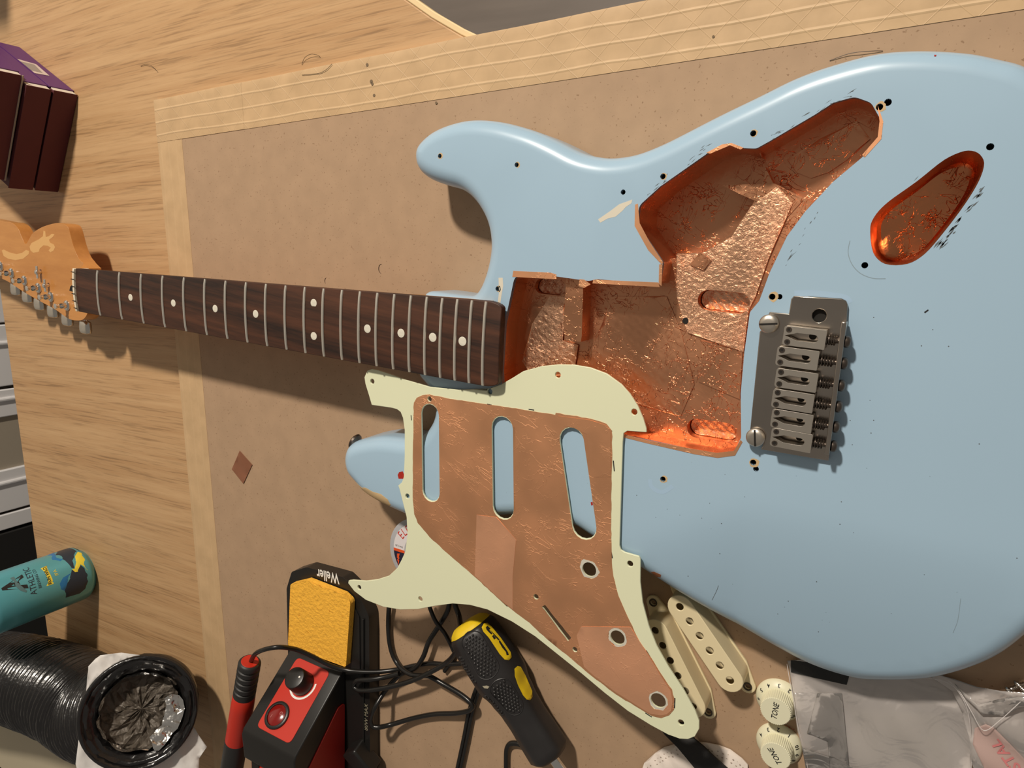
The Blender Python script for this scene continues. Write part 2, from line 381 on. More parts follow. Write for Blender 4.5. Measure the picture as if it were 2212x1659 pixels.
# ------------------------------------------------------------------ desk with its concave cut-out
def desk():
    e0 = Vector((-266, -87)); dl = (Vector((-244, -359))-e0).normalized()
    top = e0-dl*700; bot = e0+dl*900
    C = Vector((600, 613)); R = 450
    arc = []
    for k in range(41):
        a = radians(195+150*k/40); arc.append((C.x+R*cos(a), C.y+R*sin(a)))
    P = [tuple(bot), (1300, bot.y+60), (1300, arc[-1][1]+20)]+[arc[-1]]+arc[::-1][1:]+[(arc[0][0]-15, arc[0][1]+110), tuple(top)]
    P = ccw(P)
    d = empty('desk', (300, 0, -720), 'light oak laminate desk with a concave cut-out and pale edge band', 'desk')
    mk('desk_top', prism(P, -22, 0), M_oak, d, bevel=1.2)
    band = mat('pale_edge_band', srgb(236, 208, 160), 0.45); low = mat('shaded_edge_brown', srgb(120, 92, 62), 0.6)
    def strip(z0, z1, w, off0, off1):
        V = []; F = []
        for k, a in enumerate(arc):
            u = (Vector(a)-C).normalized()
            for (o, z) in ((0.2, z0), (0.2, z1), (-w, z1), (-w+off1, z0)): V.append((a[0]+u.x*o, a[1]+u.y*o, z))
        for k in range(len(arc)-1):
            for j in range(4): F.append((k*4+j, (k+1)*4+j, (k+1)*4+(j+1) % 4, k*4+(j+1) % 4))
        return V, F
    mk('edge_band', strip(-7, 0.3, 4.5, 0, 0), band, d, bevel=0.8)
    mk('lower_edge_shade', strip(-24, -7, 3.0, 0, 0), low, d)  # shade on the lower edge put into a darker brown
    for x, y in ((-150, -800), (1200, -800), (1200, 380), (-240, 450)):
        mk('leg', box(x-25, x+25, y-25, y+25, -720, -22), mat('grey_desk_leg', (0.3, 0.3, 0.3), 0.4, 1.0), d, bevel=2)
desk()

# ------------------------------------------------------------------ fibreboard with taped edges
def board():
    c = Vector((55.5, 181.7, 0))
    def Q(u, v, z): p = c+BX*u-BY*v; return Vector((p.x, p.y, z))
    fib = mat('fibreboard', srgb(175, 145, 116), 0.75, var=0.05, vs=70, bump=0.15, bs=500, bdist=0.0002, speck=(560, 0.67, srgb(146, 116, 88)))
    Lx, Ly = 1000, 900
    b = empty('drawing_board', tuple(Q(300, 300, 0)), 'brown fibreboard sheet with paper-taped edges lying on the oak desk', 'board')
    def pr(u0, u1, v0, v1, z0, z1):
        V = [Q(u, v, z) for z in (z0, z1) for v in (v1, v0) for u in (u0, u1)]
        return V, box(0, 1, 0, 1, 0, 1)[1]
    mk('board_sheet', pr(0.6, Lx, 0.6, Ly, 0.05, 4.0), fib, b, bevel=1.0)
    # paper tape: fine ridges along it and a diagonal net of threads under the paper
    def tape_mat(name, rot, ridges, thread):
        m = bpy.data.materials.new(name); m.use_nodes = True; nt = m.node_tree; N = nt.nodes; L = nt.links; p = N['Principled BSDF']; p.inputs['Roughness'].default_value = 0.6
        tc = N.new('ShaderNodeTexCoord'); mp = N.new('ShaderNodeMapping'); mp.inputs['Rotation'].default_value = (0, 0, rot); L.new(tc.outputs['Object'], mp.inputs[0])
        wn = N.new('ShaderNodeTexNoise'); wn.inputs['Scale'].default_value = 12; L.new(mp.outputs[0], wn.inputs[0])
        wa = N.new('ShaderNodeVectorMath'); wa.operation = 'MULTIPLY_ADD'; L.new(wn.outputs['Color'], wa.inputs[0]); wa.inputs[1].default_value = (0.005,)*3; L.new(mp.outputs[0], wa.inputs[2])
        sp = N.new('ShaderNodeSeparateXYZ'); L.new(wa.outputs[0], sp.inputs[0])
        def M(op, a, b=None, c=None):
            n = N.new('ShaderNodeMath'); n.operation = op
            for i, q in enumerate((a, b, c)):
                if q is None: continue
                if isinstance(q, (int, float)): n.inputs[i].default_value = q
                else: L.new(q, n.inputs[i])
            return n.outputs[0]
        def line(expr, period, width):
            f = M('FRACT', M('DIVIDE', expr, period)); d = M('ABSOLUTE', M('SUBTRACT', f, 0.5))
            r = N.new('ShaderNodeMapRange'); L.new(d, r.inputs[0]); r.inputs[1].default_value = 0; r.inputs[2].default_value = width/period; r.inputs[3].default_value = 1; r.inputs[4].default_value = 0
            return r.outputs[0]
        rid = line(sp.outputs[1], 0.0115, 0.0012)
        d1 = line(M('MULTIPLY_ADD', sp.outputs[1], 1.05, sp.outputs[0]), 0.024, 0.0005)
        d2 = line(M('MULTIPLY_ADD', sp.outputs[1], -1.05, sp.outputs[0]), 0.024, 0.0005)
        h = M('ADD', M('MULTIPLY', rid, ridges), M('MULTIPLY', M('MAXIMUM', d1, d2), thread))
        n = N.new('ShaderNodeTexNoise'); n.inputs['Scale'].default_value = 60; n.inputs['Detail'].default_value = 5; L.new(mp.outputs[0], n.inputs[0])
        mr = N.new('ShaderNodeMapRange'); L.new(n.outputs[0], mr.inputs[0]); mr.inputs[1].default_value = 0.3; mr.inputs[2].default_value = 0.75
        mx = N.new('ShaderNodeMix'); mx.data_type = 'RGBA'; L.new(mr.outputs[0], mx.inputs[0]); mx.inputs[6].default_value = (*srgb(206, 172, 130), 1); mx.inputs[7].default_value = (*srgb(190, 158, 118), 1)
        m2 = N.new('ShaderNodeMix'); m2.data_type = 'RGBA'; L.new(M('MULTIPLY', h, 0.4), m2.inputs[0]); L.new(mx.outputs[2], m2.inputs[6]); m2.inputs[7].default_value = (*srgb(232, 200, 158), 1)
        L.new(m2.outputs[2], p.inputs['Base Color'])
        bm = N.new('ShaderNodeBump'); bm.inputs['Strength'].default_value = 0.6; bm.inputs['Distance'].default_value = 0.0005; L.new(M('ADD', h, M('MULTIPLY', n.outputs[0], 0.5)), bm.inputs['Height']); L.new(bm.outputs[0], p.inputs['Normal'])
        return m
    tm1 = tape_mat('gummed_paper_tape', -ANG, 1.0, 0.45); tm2 = tape_mat('gummed_paper_tape_side', -ANG+pi/2, 0.25, 0.12)
    def strip(u0, u1, w, side, z):
        V = []; F = []; n = 60; prof = [(-0.5, 0.3), (-0.7, z*0.5), (-0.2, z-0.3), (1.2, z)]+[(1.2+(w-1.2)*k/9, z) for k in range(1, 10)]+[(w, z-0.35)]
        for i in range(n+1):
            u = u0+(u1-u0)*i/n
            for v, zz in prof:
                wob = 0.5*sin(u*0.05+v*0.3)*0.35 if v < 1 else 0
                k = 0.12*sin(u*0.021+v*0.5) if 3 < v < w-1 else 0
                V.append(Q(u, v+wob, zz+k) if side == 'top' else Q(v+wob, u, zz+k))
        c = len(prof)
        for i in range(n):
            for j in range(c-1): F.append((i*c+j, i*c+j+1, (i+1)*c+j+1, (i+1)*c+j))
        return V, F
    mk('tape_strip', strip(0.3, Lx, 38.5, 'top', 4.35), tm1, b, smooth=True, label='wide pale paper tape with ridges along the upper edge')
    # left tape, narrower away from the corner
    V, F = strip(0.0, Ly, 36.5, 'left', 4.18)
    mk('tape_strip', (V, F), tm2, b, smooth=True, label='pale paper tape along the left edge')
    V, F = strip(0.3, 122, 38.4, 'top', 4.45); mk('tape_overlap', (V, F), tm1, b, smooth=True)
    # half-cut thumb nicks with curled edge in the board
    for (px, py, r, a0, a1) in ((826, 581, 3.4, 100, 250), (708, 608, 3.0, 120, 215)):
        p = W(px, py, 4.0); V = []; F = []
        for k in range(13):
            a = radians(a0+(a1-a0)*k/12); w = 0.75*sin(pi*k/12)+0.05
            V += [(p.x+cos(a)*r, p.y+sin(a)*r*1.15, 4.05), (p.x+cos(a)*(r+w), p.y+sin(a)*(r+w)*1.15, 4.05), (p.x+cos(a)*(r+w*0.3), p.y+sin(a)*(r+w*.3)*1.15, 4.3)]
        for k in range(12):
            for j in range(3): F.append((k*3+j, k*3+(j+1) % 3, (k+1)*3+(j+1) % 3, (k+1)*3+j))
        mk('curled_nick', (V, F), mat('nick_brown', srgb(74, 54, 36), 0.8), b)  # nicks coloured dark brown
board()

# ================================================================== GUITAR
G = empty('electric_guitar', (520, 0, 4), 'light blue electric guitar body with rosewood neck, stripped and copper lined', 'guitar')
ZT = 47.0
outl = WL([(898,342),(899,322),(910,305),(933,285),(965,270),(1003,260),(1040,258),(1078,262),(1106,268),(1156,283),(1206,305),(1256,330),(1306,340.5),(1343,339),(1381,331),(1431,311),(1481,286),(1531,260),(1581,235),(1631,211),(1659,197),(1709,172),(1759,152),(1809,136),(1859,122),(1909,112),(1959,108),(2009,107.5),(2059,110),(2109,115),(2159,126)], 40)
outl += [(735,156),(760,138),(784,108),(799,66),(805,20),(804,-30),(796,-76)]
outl += [W2(a_, b_, z_) for a_, b_, z_ in ((2212,1365,31),(2159,1407,28),(2109,1432,26),(2059,1451,25),(2009,1464,24),(1959,1471,24),(1909,1474,24),(1859,1472,24),(1809,1462,25),(1759,1449,27),(1709,1430,29),(1659,1407,32),(1606,1379,35),(1556,1352,37.5),(1506,1322,39.5))]
outl += WL([(1456,1286),(1403,1245),(1340,1199),(1281,1160),(1238,1133),(1190,1118),(1140,1112),(1085,1114),(1030,1120),(960,1124),(910,1120),(875,1110),(828,1088),(790,1065),(770,1042),(755,1025),(749,1010),(746,992),(748,975),(754,962),(768,953),(798,946),(823,943),(853,945),(880,948),(905,945),(925,928),(938,905),(942,880),(936,855),(922,830),(905,809)], 40)
outl += [(402,-20),(402,10)]+WL([(918,632),(930,629),(1018,640),(1034,628),(1047,600),(1056,568),(1061,530),(1056,490),(1044,460),(1025,432),(1000,411),(970,402),(935,390),(912,375),(901,358)], 40)
OUT = ccw([tuple(p) for p in catmull([Vector((x, y, 0)) for x, y in outl], 4, True)])
OUT = [(p[0], p[1]) for p in OUT]
def resample(P, step):
    out = []; n = len(P)
    tot = 0; seg = []
    for i in range(n):
        a, b = P[i], P[(i+1) % n]; l = math.hypot(b[0]-a[0], b[1]-a[1]); seg.append(l); tot += l
    N = int(tot/step); st = tot/N; i = 0; acc = 0
    for k in range(N):
        t = k*st
        while acc+seg[i] < t: acc += seg[i]; i += 1
        u = (t-acc)/seg[i]; a, b = P[i], P[(i+1) % n]; out.append((a[0]+(b[0]-a[0])*u, a[1]+(b[1]-a[1])*u))
    return out
OUT = resample(OUT, 2.0)
for _ in range(3):
    OUT = [((OUT[i-1][0]+2*OUT[i][0]+OUT[(i+1) % len(OUT)][0])/4, (OUT[i-1][1]+2*OUT[i][1]+OUT[(i+1) % len(OUT)][1])/4) for i in range(len(OUT))]
nO = len(OUT); NRM = []
for i in range(nO):
    a, b = OUT[(i-3) % nO], OUT[(i+3) % nO]; t = Vector((b[0]-a[0], b[1]-a[1])).normalized(); NRM.append(Vector((-t.y, t.x)))   # inward for ccw
RO = 11.0
def drop(x, y):                 # forearm bevel planed into the bass side of the lower bout
    s = -(y+72) - max(0, 640-x)*0.62 - max(0, x-770)*0.5
    if s <= 0: return 0.0
    s = s/88; return 15.5*s**1.5 if s < 1.1 else 15.5*1.1**1.5
def edist(x, y):
    return min(math.hypot(x-p[0], y-p[1]) for p in OUT)
def bodyz(x, y):
    d = edist(x, y)
    return (ZT if d >= RO else ZT-RO+sqrt(max(0, RO*RO-(RO-d)**2)))-drop(x, y)
# shapes cut in the top
CO = rnd(WL([(1112,596),(1200,597),(1272,607),(1290,603),(1424,614),(1432,568),(1376,484),(1381,444),(1426,403),(1530,330),(1576,313),(1606,320),(1634,321),(1668,302),(1760,248),(1800,222),(1846,209),(1882,222),(1904,262),(1899,298),(1862,340),(1800,392),(1740,456),(1700,510),(1662,590),(1640,650),(1620,674),(1608,760),(1600,850),(1601,945),(1585,977),(1550,983),(1500,974),(1350,941),(1250,912),(1088,882),(1084,800),(1090,700)], ZT),
        [5,0,3,3,2,2,7,6,0,0,6,4,4,3,0,0,7,6,5,4,0,0,0,0,0,3,3,0,0,4,3,4,0,0,0,5,0,0], 5)
CO = ccw(CO)
JA, JB = W2(1912, 520, ZT), W2(2090, 374, ZT)
rj = [];
JK = ccw([tuple(p)[:2] for p in catmull([Vector((*W2(a, b, ZT), 0)) for a, b in [(1880,490),(1886,545),(1912,570),(1960,570),(1998,548),(2040,500),(2085,440),(2115,390),(2126,352),(2112,330),(2084,326),(2040,345),(1980,392),(1920,435),(1893,462)]], 4, True)])
SH = [(950,337,1.5),(1116,356,1.5),(1346,415,1.5),(1432,381,1.6),(1627,288,1.6),(1900,231,1.6),(1918,221,1.7),(2139,317,1.6),(1868,573,1.6),(1075,624,1.7),(1668,641,1.7),(1684,641,1.5),(1627,999,1.7),(1633,1013,1.6),(1432,1035,1.7)]
SHW = [(*W2(a, b, ZT), r) for a, b, r in SH]
def body():
    prof = [(0.0, 10), (0.0, ZT-RO)]
    for k in range(1, 9):
        a = pi/2*k/8; prof.append((RO*(1-cos(a)), ZT-RO+RO*sin(a)))
    prof = [(6, 4.4), (1.8, 6)]+prof
    V = []; F = []
    for d, z in prof:
        for i in range(nO): qx, qy = OUT[i][0]+NRM[i].x*d, OUT[i][1]+NRM[i].y*d; V.append((qx, qy, z-(drop(qx, qy) if z > 20 else 0)))
    c = len(prof)
    for j in range(c-1):
        for i in range(nO): F.append((j*nO+i, j*nO+(i+1) % nO, (j+1)*nO+(i+1) % nO, (j+1)*nO+i))
    F.append(tuple(range(nO))[::-1])
    inner = [(V[(c-1)*nO+i][0], V[(c-1)*nO+i][1]) for i in range(nO)]
    holes = [CO, JK]+[circ(x, y, r, 12) for x, y, r in SHW]
    low = [p for p in gridpts(inner, 7.0) if drop(*p) > 0 or (p[1] < -50 and p[0] > 520)]
    vs, T = cdt(inner, holes, low)
    mp = {}
    for i in range(nO): mp[i] = (c-1)*nO+i
    k0 = len(V)
    for i, (x, y) in enumerate(vs):
        if i < nO: continue
        mp[i] = len(V); V.append((x, y, ZT-drop(x, y)))
    for t in T: F.append(tuple(mp[i] for i in t))
    # short painted wall below each cut
    for h in holes:
        k = len(V); n = len(h)
        V += [(x, y, ZT) for x, y in h]+[(x, y, ZT-3.0) for x, y in h]
        for i in range(n): F.append((k+i, k+(i+1) % n, k+n+(i+1) % n, k+n+i))
    b = mk('body', (V, F), M_blue, G, smooth=True, angle=60)
    return b
BODY = body()
for x, y, r in SHW:
    mk('screw_hole', lathe([(0.05, -9), (r, -9), (r, -0.4), (r*0.96, -0.4)], (x, y, ZT), n=12, cap=False), M_dark, BODY)
# bare-wood rings where the lacquer chipped round the holes
for (i, k) in ((0, 1.4), (3, 1.25), (4, 1.2), (5, 1.5), (10, 1.6), (12, 1.6), (14, 1.35), (1, 1.2), (9, 1.15)):
    x, y, r = SHW[i]; P = [(x+0.3*r+cos(a)*r*k*(1+0.16*random.uniform(-1, 1)), y+sin(a)*r*k*(1+0.16*random.uniform(-1, 1))) for a in [2*pi*q/14 for q in range(14)]]
    try: mk('paint_chip', drape(P, lambda X, Y, o: (X, Y, ZT+o), 0.05, 9, holes=[circ(x, y, r*1.0, 12)]), M_rawwood, BODY)
    except Exception: pass
bz = lambda X, Y, o: (X, Y, bodyz(X, Y)+o)
def chip(pts, z, m, off=0.12, step=1.5, name='paint_chip', lab=None):
    return mk(name, drape(WL(pts, z), bz, off, step), m, BODY, label=lab)
chip([(771,1041),(779,1047),(798,1051),(812,1059),(830,1064),(845,1076),(849,1088),(842,1093),(826,1087),(800,1072),(783,1058)], 43, M_rawwood, lab='bare wood patch on the bass horn')
chip([(1403,1239),(1412,1236),(1427,1243),(1424,1251),(1415,1252),(1406,1246)], 44, mat('copper_red_chip', srgb(150, 92, 56), 0.6))
M_filler = mat('white_filler', srgb(222, 214, 196), 0.55)
chip([(1292,474),(1297,481),(1313,472),(1330,468),(1345,455),(1352,447),(1364,439),(1366,431),(1355,435),(1338,441),(1318,456)], ZT, M_filler, 0.06, 6, 'filler_smear')
chip([(1077,600),(1086,600),(1087,618),(1083,640),(1080,662),(1074,660),(1078,632)], ZT, M_filler, 0.05, 6, 'filler_smear')
M_mark = mat('dark_scuff', srgb(96, 104, 108), 0.6)
chip([(1996,674),(2005,668),(2006,671),(1998,677)], ZT, M_ink, 0.05, 6, 'scuff_mark')
chip([(862,1020),(870,1018),(874,1028),(873,1034),(861,1034),(859,1026)], ZT, mat('red_spot', srgb(170, 40, 26), 0.5), 0.05, 6, 'paint_chip')
chip([(1276,1085),(1280,1084),(1281,1091),(1277,1092)], ZT, mat('red_spot', srgb(170, 40, 26), 0.5), 0.05, 6, 'paint_chip')
chip([(2018,118),(2023,118),(2022,122),(2018,122)], 44, mat('red_spot', srgb(170, 40, 26), 0.5), 0.15, 6, 'paint_chip')
V = []; F = []
def scuff(px0, py0, px1, py1, n, sp, w=0.25):
    global V, F
    for k in range(n):
        t = random.random(); x, y = W2(px0+(px1-px0)*t+random.gauss(0, sp), py0+(py1-py0)*t+random.gauss(0, sp), ZT)
        if not inside(x, y, OUT) or inside(x, y, CO) or inside(x, y, JK): continue
        if edist(x, y) < RO+1: continue
        a = atan2(-(py1-py0), px1-px0)+random.gauss(0, .15); l = random.uniform(.4, 2.4); d = Vector((cos(a), sin(a))); q = Vector((-d.y, d.x))*w*random.uniform(.3, 1)
        c = Vector((x, y)); k0 = len(V)
        for s, u in ((-l, 0), (0, 1), (l, 0), (0, -1)): p = c+d*s+q*u; V.append((p.x, p.y, ZT+0.04))
        F.append((k0, k0+3, k0+2, k0+1))
scuff(1660, 300, 1850, 198, 26, 6); scuff(1390, 430, 1540, 310, 22, 5); scuff(1930, 440, 2070, 340, 26, 6); scuff(2030, 530, 2120, 410, 40, 4, .45); scuff(1690, 580, 1780, 440, 12, 3)
mk('scuffs', (V, F), M_mark, BODY, kind='stuff')
V = []; F = []
for k in range(70):
    px, py = random.uniform(1340, 2200), random.uniform(620, 1420); x, y = W2(px, py, ZT)
    if inside(x, y, CO) or inside(x, y, JK) or not inside(x, y, OUT) or edist(x, y) < RO: continue
    q = circ(x, y, random.uniform(.12, .35), 6); k0 = len(V); V += [(a, b, bodyz(a, b)+0.05) for a, b in q]; F.append(tuple(range(k0, k0+6)))
mk('dirt_specks', (V, F), M_mark, BODY, kind='stuff')
# rub marks: thin line scratches and the pale outline where plates had sat
def ribbon(pts, z, w, m, name, parent=BODY, n=6, off=0.05):
    P = catmull([Vector((*W2(a, b, z), 0)) for a, b in pts], n); V = []; F = []
    for i, p in enumerate(P):
        t = (P[min(i+1, len(P)-1)]-P[max(i-1, 0)]).normalized(); q = Vector((-t.y, t.x, 0))*w/2
        dz = drop(p.x, p.y) if parent is BODY else 0; V += [(p.x+q.x, p.y+q.y, z+off-dz), (p.x-q.x, p.y-q.y, z+off-dz)]
    for i in range(len(P)-1): F.append((2*i, 2*i+1, 2*i+3, 2*i+2))
    return mk(name, (V, F), m, parent)
M_pale = mat('unfaded_paint', srgb(168, 196, 221), 0.35); M_ringl = mat('plate_edge_mark', srgb(140, 160, 172), 0.5)
ribbon([(1836,520),(1832,545),(1840,570),(1858,590),(1885,601),(1913,602)], ZT, 0.35, M_ringl, 'plate_mark')
ribbon([(1530,1310),(1541,1288),(1546,1275)], ZT, 0.25, M_mark, 'scratch')
for pts, w in (([(1716,634),(1755,633),(1800,638),(1828,644),(1836,655)], 3.0), ([(1404,1035),(1408,1052),(1430,1063),(1453,1050)], 2.6)):
    ribbon(pts, ZT, w, M_pale, 'unfaded_mark', off=0.04)
ribbon([(2060,1380),(2070,1350),(2076,1298)], ZT, 0.2, M_ringl, 'scratch')
# ---- copper lining of the big cavity (levels read from the photo)
def levels(outer, regions, base, top):
    lines = [r[0] for r in regions]
    V2, E = [], []
    def add(P):
        k = len(V2); V2.extend([Vector((p[0], p[1])) for p in P]); E.extend([(k+i, k+(i+1) % len(P)) for i in range(len(P))])
    add(outer)
    for l in lines: add(l)
    r = delaunay_2d_cdt(V2, E, [], 0, 1e-3); vs = r[0]; V = []; Ff = []; Fw = []
    lev = {}; tris = []
    for f in r[2]:
        f = list(f); cx = sum(vs[i].x for i in f)/3; cy = sum(vs[i].y for i in f)/3
        if not inside(cx, cy, outer): continue
        a = sum(vs[f[i-1]].x*vs[f[i]].y-vs[f[i]].x*vs[f[i-1]].y for i in range(3))
        if a < 0: f = f[::-1]
        z = base
        for P, zz in regions:
            if inside(cx, cy, P): z = zz
        for i in range(3): lev[(f[i-1], f[i])] = z
        tris.append((f, z))
    idx = {}
    def vid(i, z):
        k = (i, z)
        if k not in idx: idx[k] = len(V); V.append((vs[i].x, vs[i].y, z))
        return idx[k]
    for f, z in tris: Ff.append([vid(i, z) for i in f])
    VW = []
    def wall(a, b, z0, z1):
        k = len(VW); n = 3
        for q in range(n+1):
            t = q/n; zz = z0+(z1-z0)*t
            VW.extend([(vs[a].x, vs[a].y, zz), (vs[b].x, vs[b].y, zz)])
        for q in range(n): Fw.append((k+2*q, k+2*q+1, k+2*q+3, k+2*q+2))
    for (a, b), z in lev.items():
        z2 = lev.get((b, a))
        if z2 is None: wall(b, a, z, top)
        elif z2 > z: wall(b, a, z, z2)
    return (V, Ff), (VW, Fw)
Zp, Zc, Zd = 28.0, 19.0, 11.0
reg_control = WL([(1640,300),(1880,180),(1930,300),(1800,420),(1760,440),(1672,396),(1650,350)], 24)
reg_pocket = rnd(WL([(1340,420),(1350,500),(1420,562),(1476,555),(1500,551),(1530,540),(1576,505),(1622,446),(1650,382),(1652,352),(1636,326),(1612,300),(1560,280)], 30), [0,0,5,8,4,4,4,6,7,5,4,0,0], 4)
slot1 = capsule(W2(1170, 618, Zp), W2(1208, 622, Zp), 5.0); slot2 = capsule(W2(1530, 648, Zp), W2(1598, 655, Zp), 6.0); slot3 = capsule(W2(1505, 925, Zp), W2(1570, 935, Zp), 6.0)
ridge = WL([(1225,590),(1262,590),(1258,726),(1256,738),(1222,735),(1218,700),(1222,650)], 40)
step_l = WL([(1060,560),(1118,600),(1112,640),(1108,900),(1060,900)], 38)
regs = [(reg_control, Zc), (reg_pocket, Zd), (slot1, 20), (slot2, 19), (slot3, 18), (ridge, 41)]
fl, wl = levels([(x, y) for x, y in CO], regs, Zp, ZT+0.05)
mk('cavity_floor_foil', fl, M_cop, BODY); mk('cavity_wall_foil', wl, M_cop_bounce, BODY, smooth=True, angle=50)
ins = [(p[0], p[1]) for p in JK]
jc = Vector((sum(p[0] for p in JK)/len(JK), sum(p[1] for p in JK)/len(JK)))
V = []; F = []; nJ = len(JK)
pro = [(1.0, ZT+0.05), (0.99, 38), (0.97, 26), (0.92, 19), (0.84, 17), (0.6, 16.5), (0.3, 16.2)]
for s, z in pro: V += [(jc.x+(x-jc.x)*s, jc.y+(y-jc.y)*s, z) for x, y in JK]
for j in range(len(pro)-1):
    for i in range(nJ): F.append((j*nJ+i, (j+1)*nJ+i, (j+1)*nJ+(i+1) % nJ, j*nJ+(i+1) % nJ))
V.append((jc.x, jc.y, 16)); F += [(len(V)-1, (len(pro)-1)*nJ+(i+1) % nJ, (len(pro)-1)*nJ+i) for i in range(nJ)]
F = [f[::-1] for f in F]
k = 3*nJ
mk('jack_cavity_wall_foil', (V, F[:k]), M_cop_bounce, BODY, smooth=True); mk('jack_cavity_floor_foil', (V, F[k:]), M_cop_jack, BODY, smooth=True)
# loose foil sheets laid over the floors, each with its own cut edge
def sheet(pts, z, m, th=0.18, parent=BODY, clip=True, name='foil_patch', amp=0.25, holes=()):
    P = WL(pts, z)
    def fn(x, y, o): return (x, y, z+o+amp*(sin(x*0.9+y*0.35)*sin(y*0.8-x*0.2)))
    return mk(name, drape(P, fn, th, 2.5, holes), m, parent, smooth=True)
sheet([(1462,548),(1520,545),(1580,512),(1622,446),(1680,402),(1712,440),(1660,560),(1632,640),(1618,668),(1606,760),(1485,718),(1475,690),(1462,640)], Zp+1.0, M_cop_fine, holes=[slot2, circ(*W2(1481, 693, Zp+1), 1.9, 14)])
sheet([(1604,760),(1598,862),(1509,824),(1513,735)], Zp+0.8, M_cop, amp=0.05)
sheet([(1560,400),(1600,420),(1672,452),(1700,470),(1735,432),(1672,396)], Zp+0.3, M_cop, amp=0.1)
sheet([(1490,572),(1512,545),(1537,562),(1520,584)], Zp+2.0, M_cop, amp=0.0)
sheet([(1188,640),(1225,640),(1216,735),(1250,745),(1240,812),(1150,812),(1128,780),(1150,700)], Zp+0.9, M_cop_fine, amp=0.5)
sheet([(1300,700),(1320,640),(1440,640),(1470,712),(1500,830),(1470,900),(1330,860),(1260,790)], Zp+0.4, M_cop, amp=0.3)
sheet([(1700,345),(1770,300),(1850,262),(1880,300),(1830,345),(1790,372),(1752,385),(1720,372)], Zc+1, M_cop, amp=0.3)
for sl0, zz in ((slot1, 20), (slot2, 19), (slot3, 18)):
    c_ = Vector((sum(q[0] for q in sl0)/len(sl0), sum(q[1] for q in sl0)/len(sl0))); P = [tuple(c_+(Vector(q)-c_)*0.96) for q in sl0]
    mk('foil_patch', drape(P, (lambda Z: lambda x, y, o: (x, y, Z+2.5+o+0.5*sin(x*1.1+y*.5)*sin(y*.9)))(zz), 0.15, 1.5), M_cop_fine, BODY, smooth=True)
# foil folded over onto the lacquer
for pts in ([(1109,585),(1190,589),(1202,593),(1202,603),(1180,602),(1107,598)], [(1282,604),(1422,610),(1425,620),(1280,612)], [(1424,571),(1431,570),(1429,618),(1423,613)],
            [(1372,442),(1378,440),(1382,482),(1402,520),(1432,566),(1430,572),(1400,540),(1371,488)], [(1348,938),(1400,952),(1500,970),(1548,978),(1585,974),(1600,950),(1604,955),(1588,984),(1550,989),(1500,981),(1400,958),(1348,945)],
            [(1252,603),(1262,604),(1276,614),(1262,622),(1250,618)], [(1896,228),(1908,262),(1904,300),(1868,340),(1862,335),(1896,296),(1900,262)], [(1526,330),(1560,312),(1580,309),(1606,319),(1600,323),(1577,314),(1534,332)]):
    mk('foil_edge', drape(WL(pts, ZT), lambda x, y, o: (x, y, ZT+o), 0.16, 6), M_cop_guard, BODY)
mk('earth_hole', lathe([(1.9, 0), (1.9, 0.9)], (*W2(1481, 693, Zp+1), Zp+0.4), n=14), M_dark, BODY)

# strap button at the tip of the bass horn
sp = W(766, 958, 36); sb = lathe([(3.2, 0), (3.2, 7), (6.6, 9.5), (6.9, 11), (6.2, 11.8), (3, 12.2)], tuple(sp+Vector((9, -3, -2))), (-0.93, 0.36, 0.05), n=24)
mk('strap_button', sb, M_darksteel, G, smooth=True)

# ---- neck, fretboard, frets, dots, nut
NL = 648.0
def fx(i): return NL*(1-2**(-i/12))
def fw(x): return (42+x*14.5/466)/2
def crown(v, w): return 57.0+1.3*(1-(v/w)**2)
def fretboard():
    xs = [0]+[12*k for k in range(1, 39)]+[466, 470, 473, 475.5, 477, 478]
    V = []; F = []; nv = 10
    for x in xs:
        w = fw(x)
        if x > 466: w = w-(RC_(x))
        top = [(x, w*(2*j/nv-1), crown(w*(2*j/nv-1), w)) for j in range(nv+1)]
        V += [(x, -w, 51.5)]+top+[(x, w, 51.5)]
    c = nv+3
    for i in range(len(xs)-1):
        for j in range(c): F.append((i*c+j, (i+1)*c+j, (i+1)*c+(j+1) % c, i*c+(j+1) % c))
    F.append(tuple(range(c))); F.append(tuple((len(xs)-1)*c+j for j in range(c))[::-1])
    return V, F
def RC_(x): t = (x-466)/12; return 4.5*(1-sqrt(max(0, 1-t*t)))
M_rose = wood_mat('rosewood', srgb(86, 50, 32), srgb(36, 20, 13), 4, 70, rot=-0.09, rough=0.55, pores=False)
mk('fretboard', fretboard(), M_rose, G, bevel=0.5)
def neck():
    V = []; F = []; nv = 12; xs = [-2, 10]+[20*k for k in range(1, 20)]+[400, 430, 466]
    for i, x in enumerate(xs):
        w = fw(max(x, 0))-0.15; dep = 15+x*0.012 if x < 400 else 19
        for j in range(nv+1):
            a = pi*j/nv; V.append((x, -w*cos(a), 51.5-dep*sin(a)**0.75 if x < 395 else (51.5 if j in (0, nv) else 51.5-dep)))
    c = nv+1
    for i in range(len(xs)-1):
        for j in range(c): F.append((i*c+j, i*c+(j+1) % c, (i+1)*c+(j+1) % c, (i+1)*c+j))
    F.append(tuple(range(c))[::-1]); F.append(tuple((len(xs)-1)*c+j for j in range(c)))
    return V, F
mk('neck', neck(), M_maple, G, smooth=True, angle=50)
for i in range(1, 23):
    x = fx(i); w = fw(x)-0.5
    P = [(x, w*(2*j/12-1), crown(w*(2*j/12-1), w)+0.35) for j in range(13)]
    P[0] = (x, -w, 56.9); P[-1] = (x, w, 56.9)
    mk('fret', tube(P, 1.05, 8), mat('fret_wire', (0.80, 0.75, 0.66), 0.35, 0.75), G, smooth=True)
M_dot = mat('pearl_dot', srgb(226, 220, 204), 0.3, var=0.12, vs=90, stretch=(1, 3, 1))
d0 = None
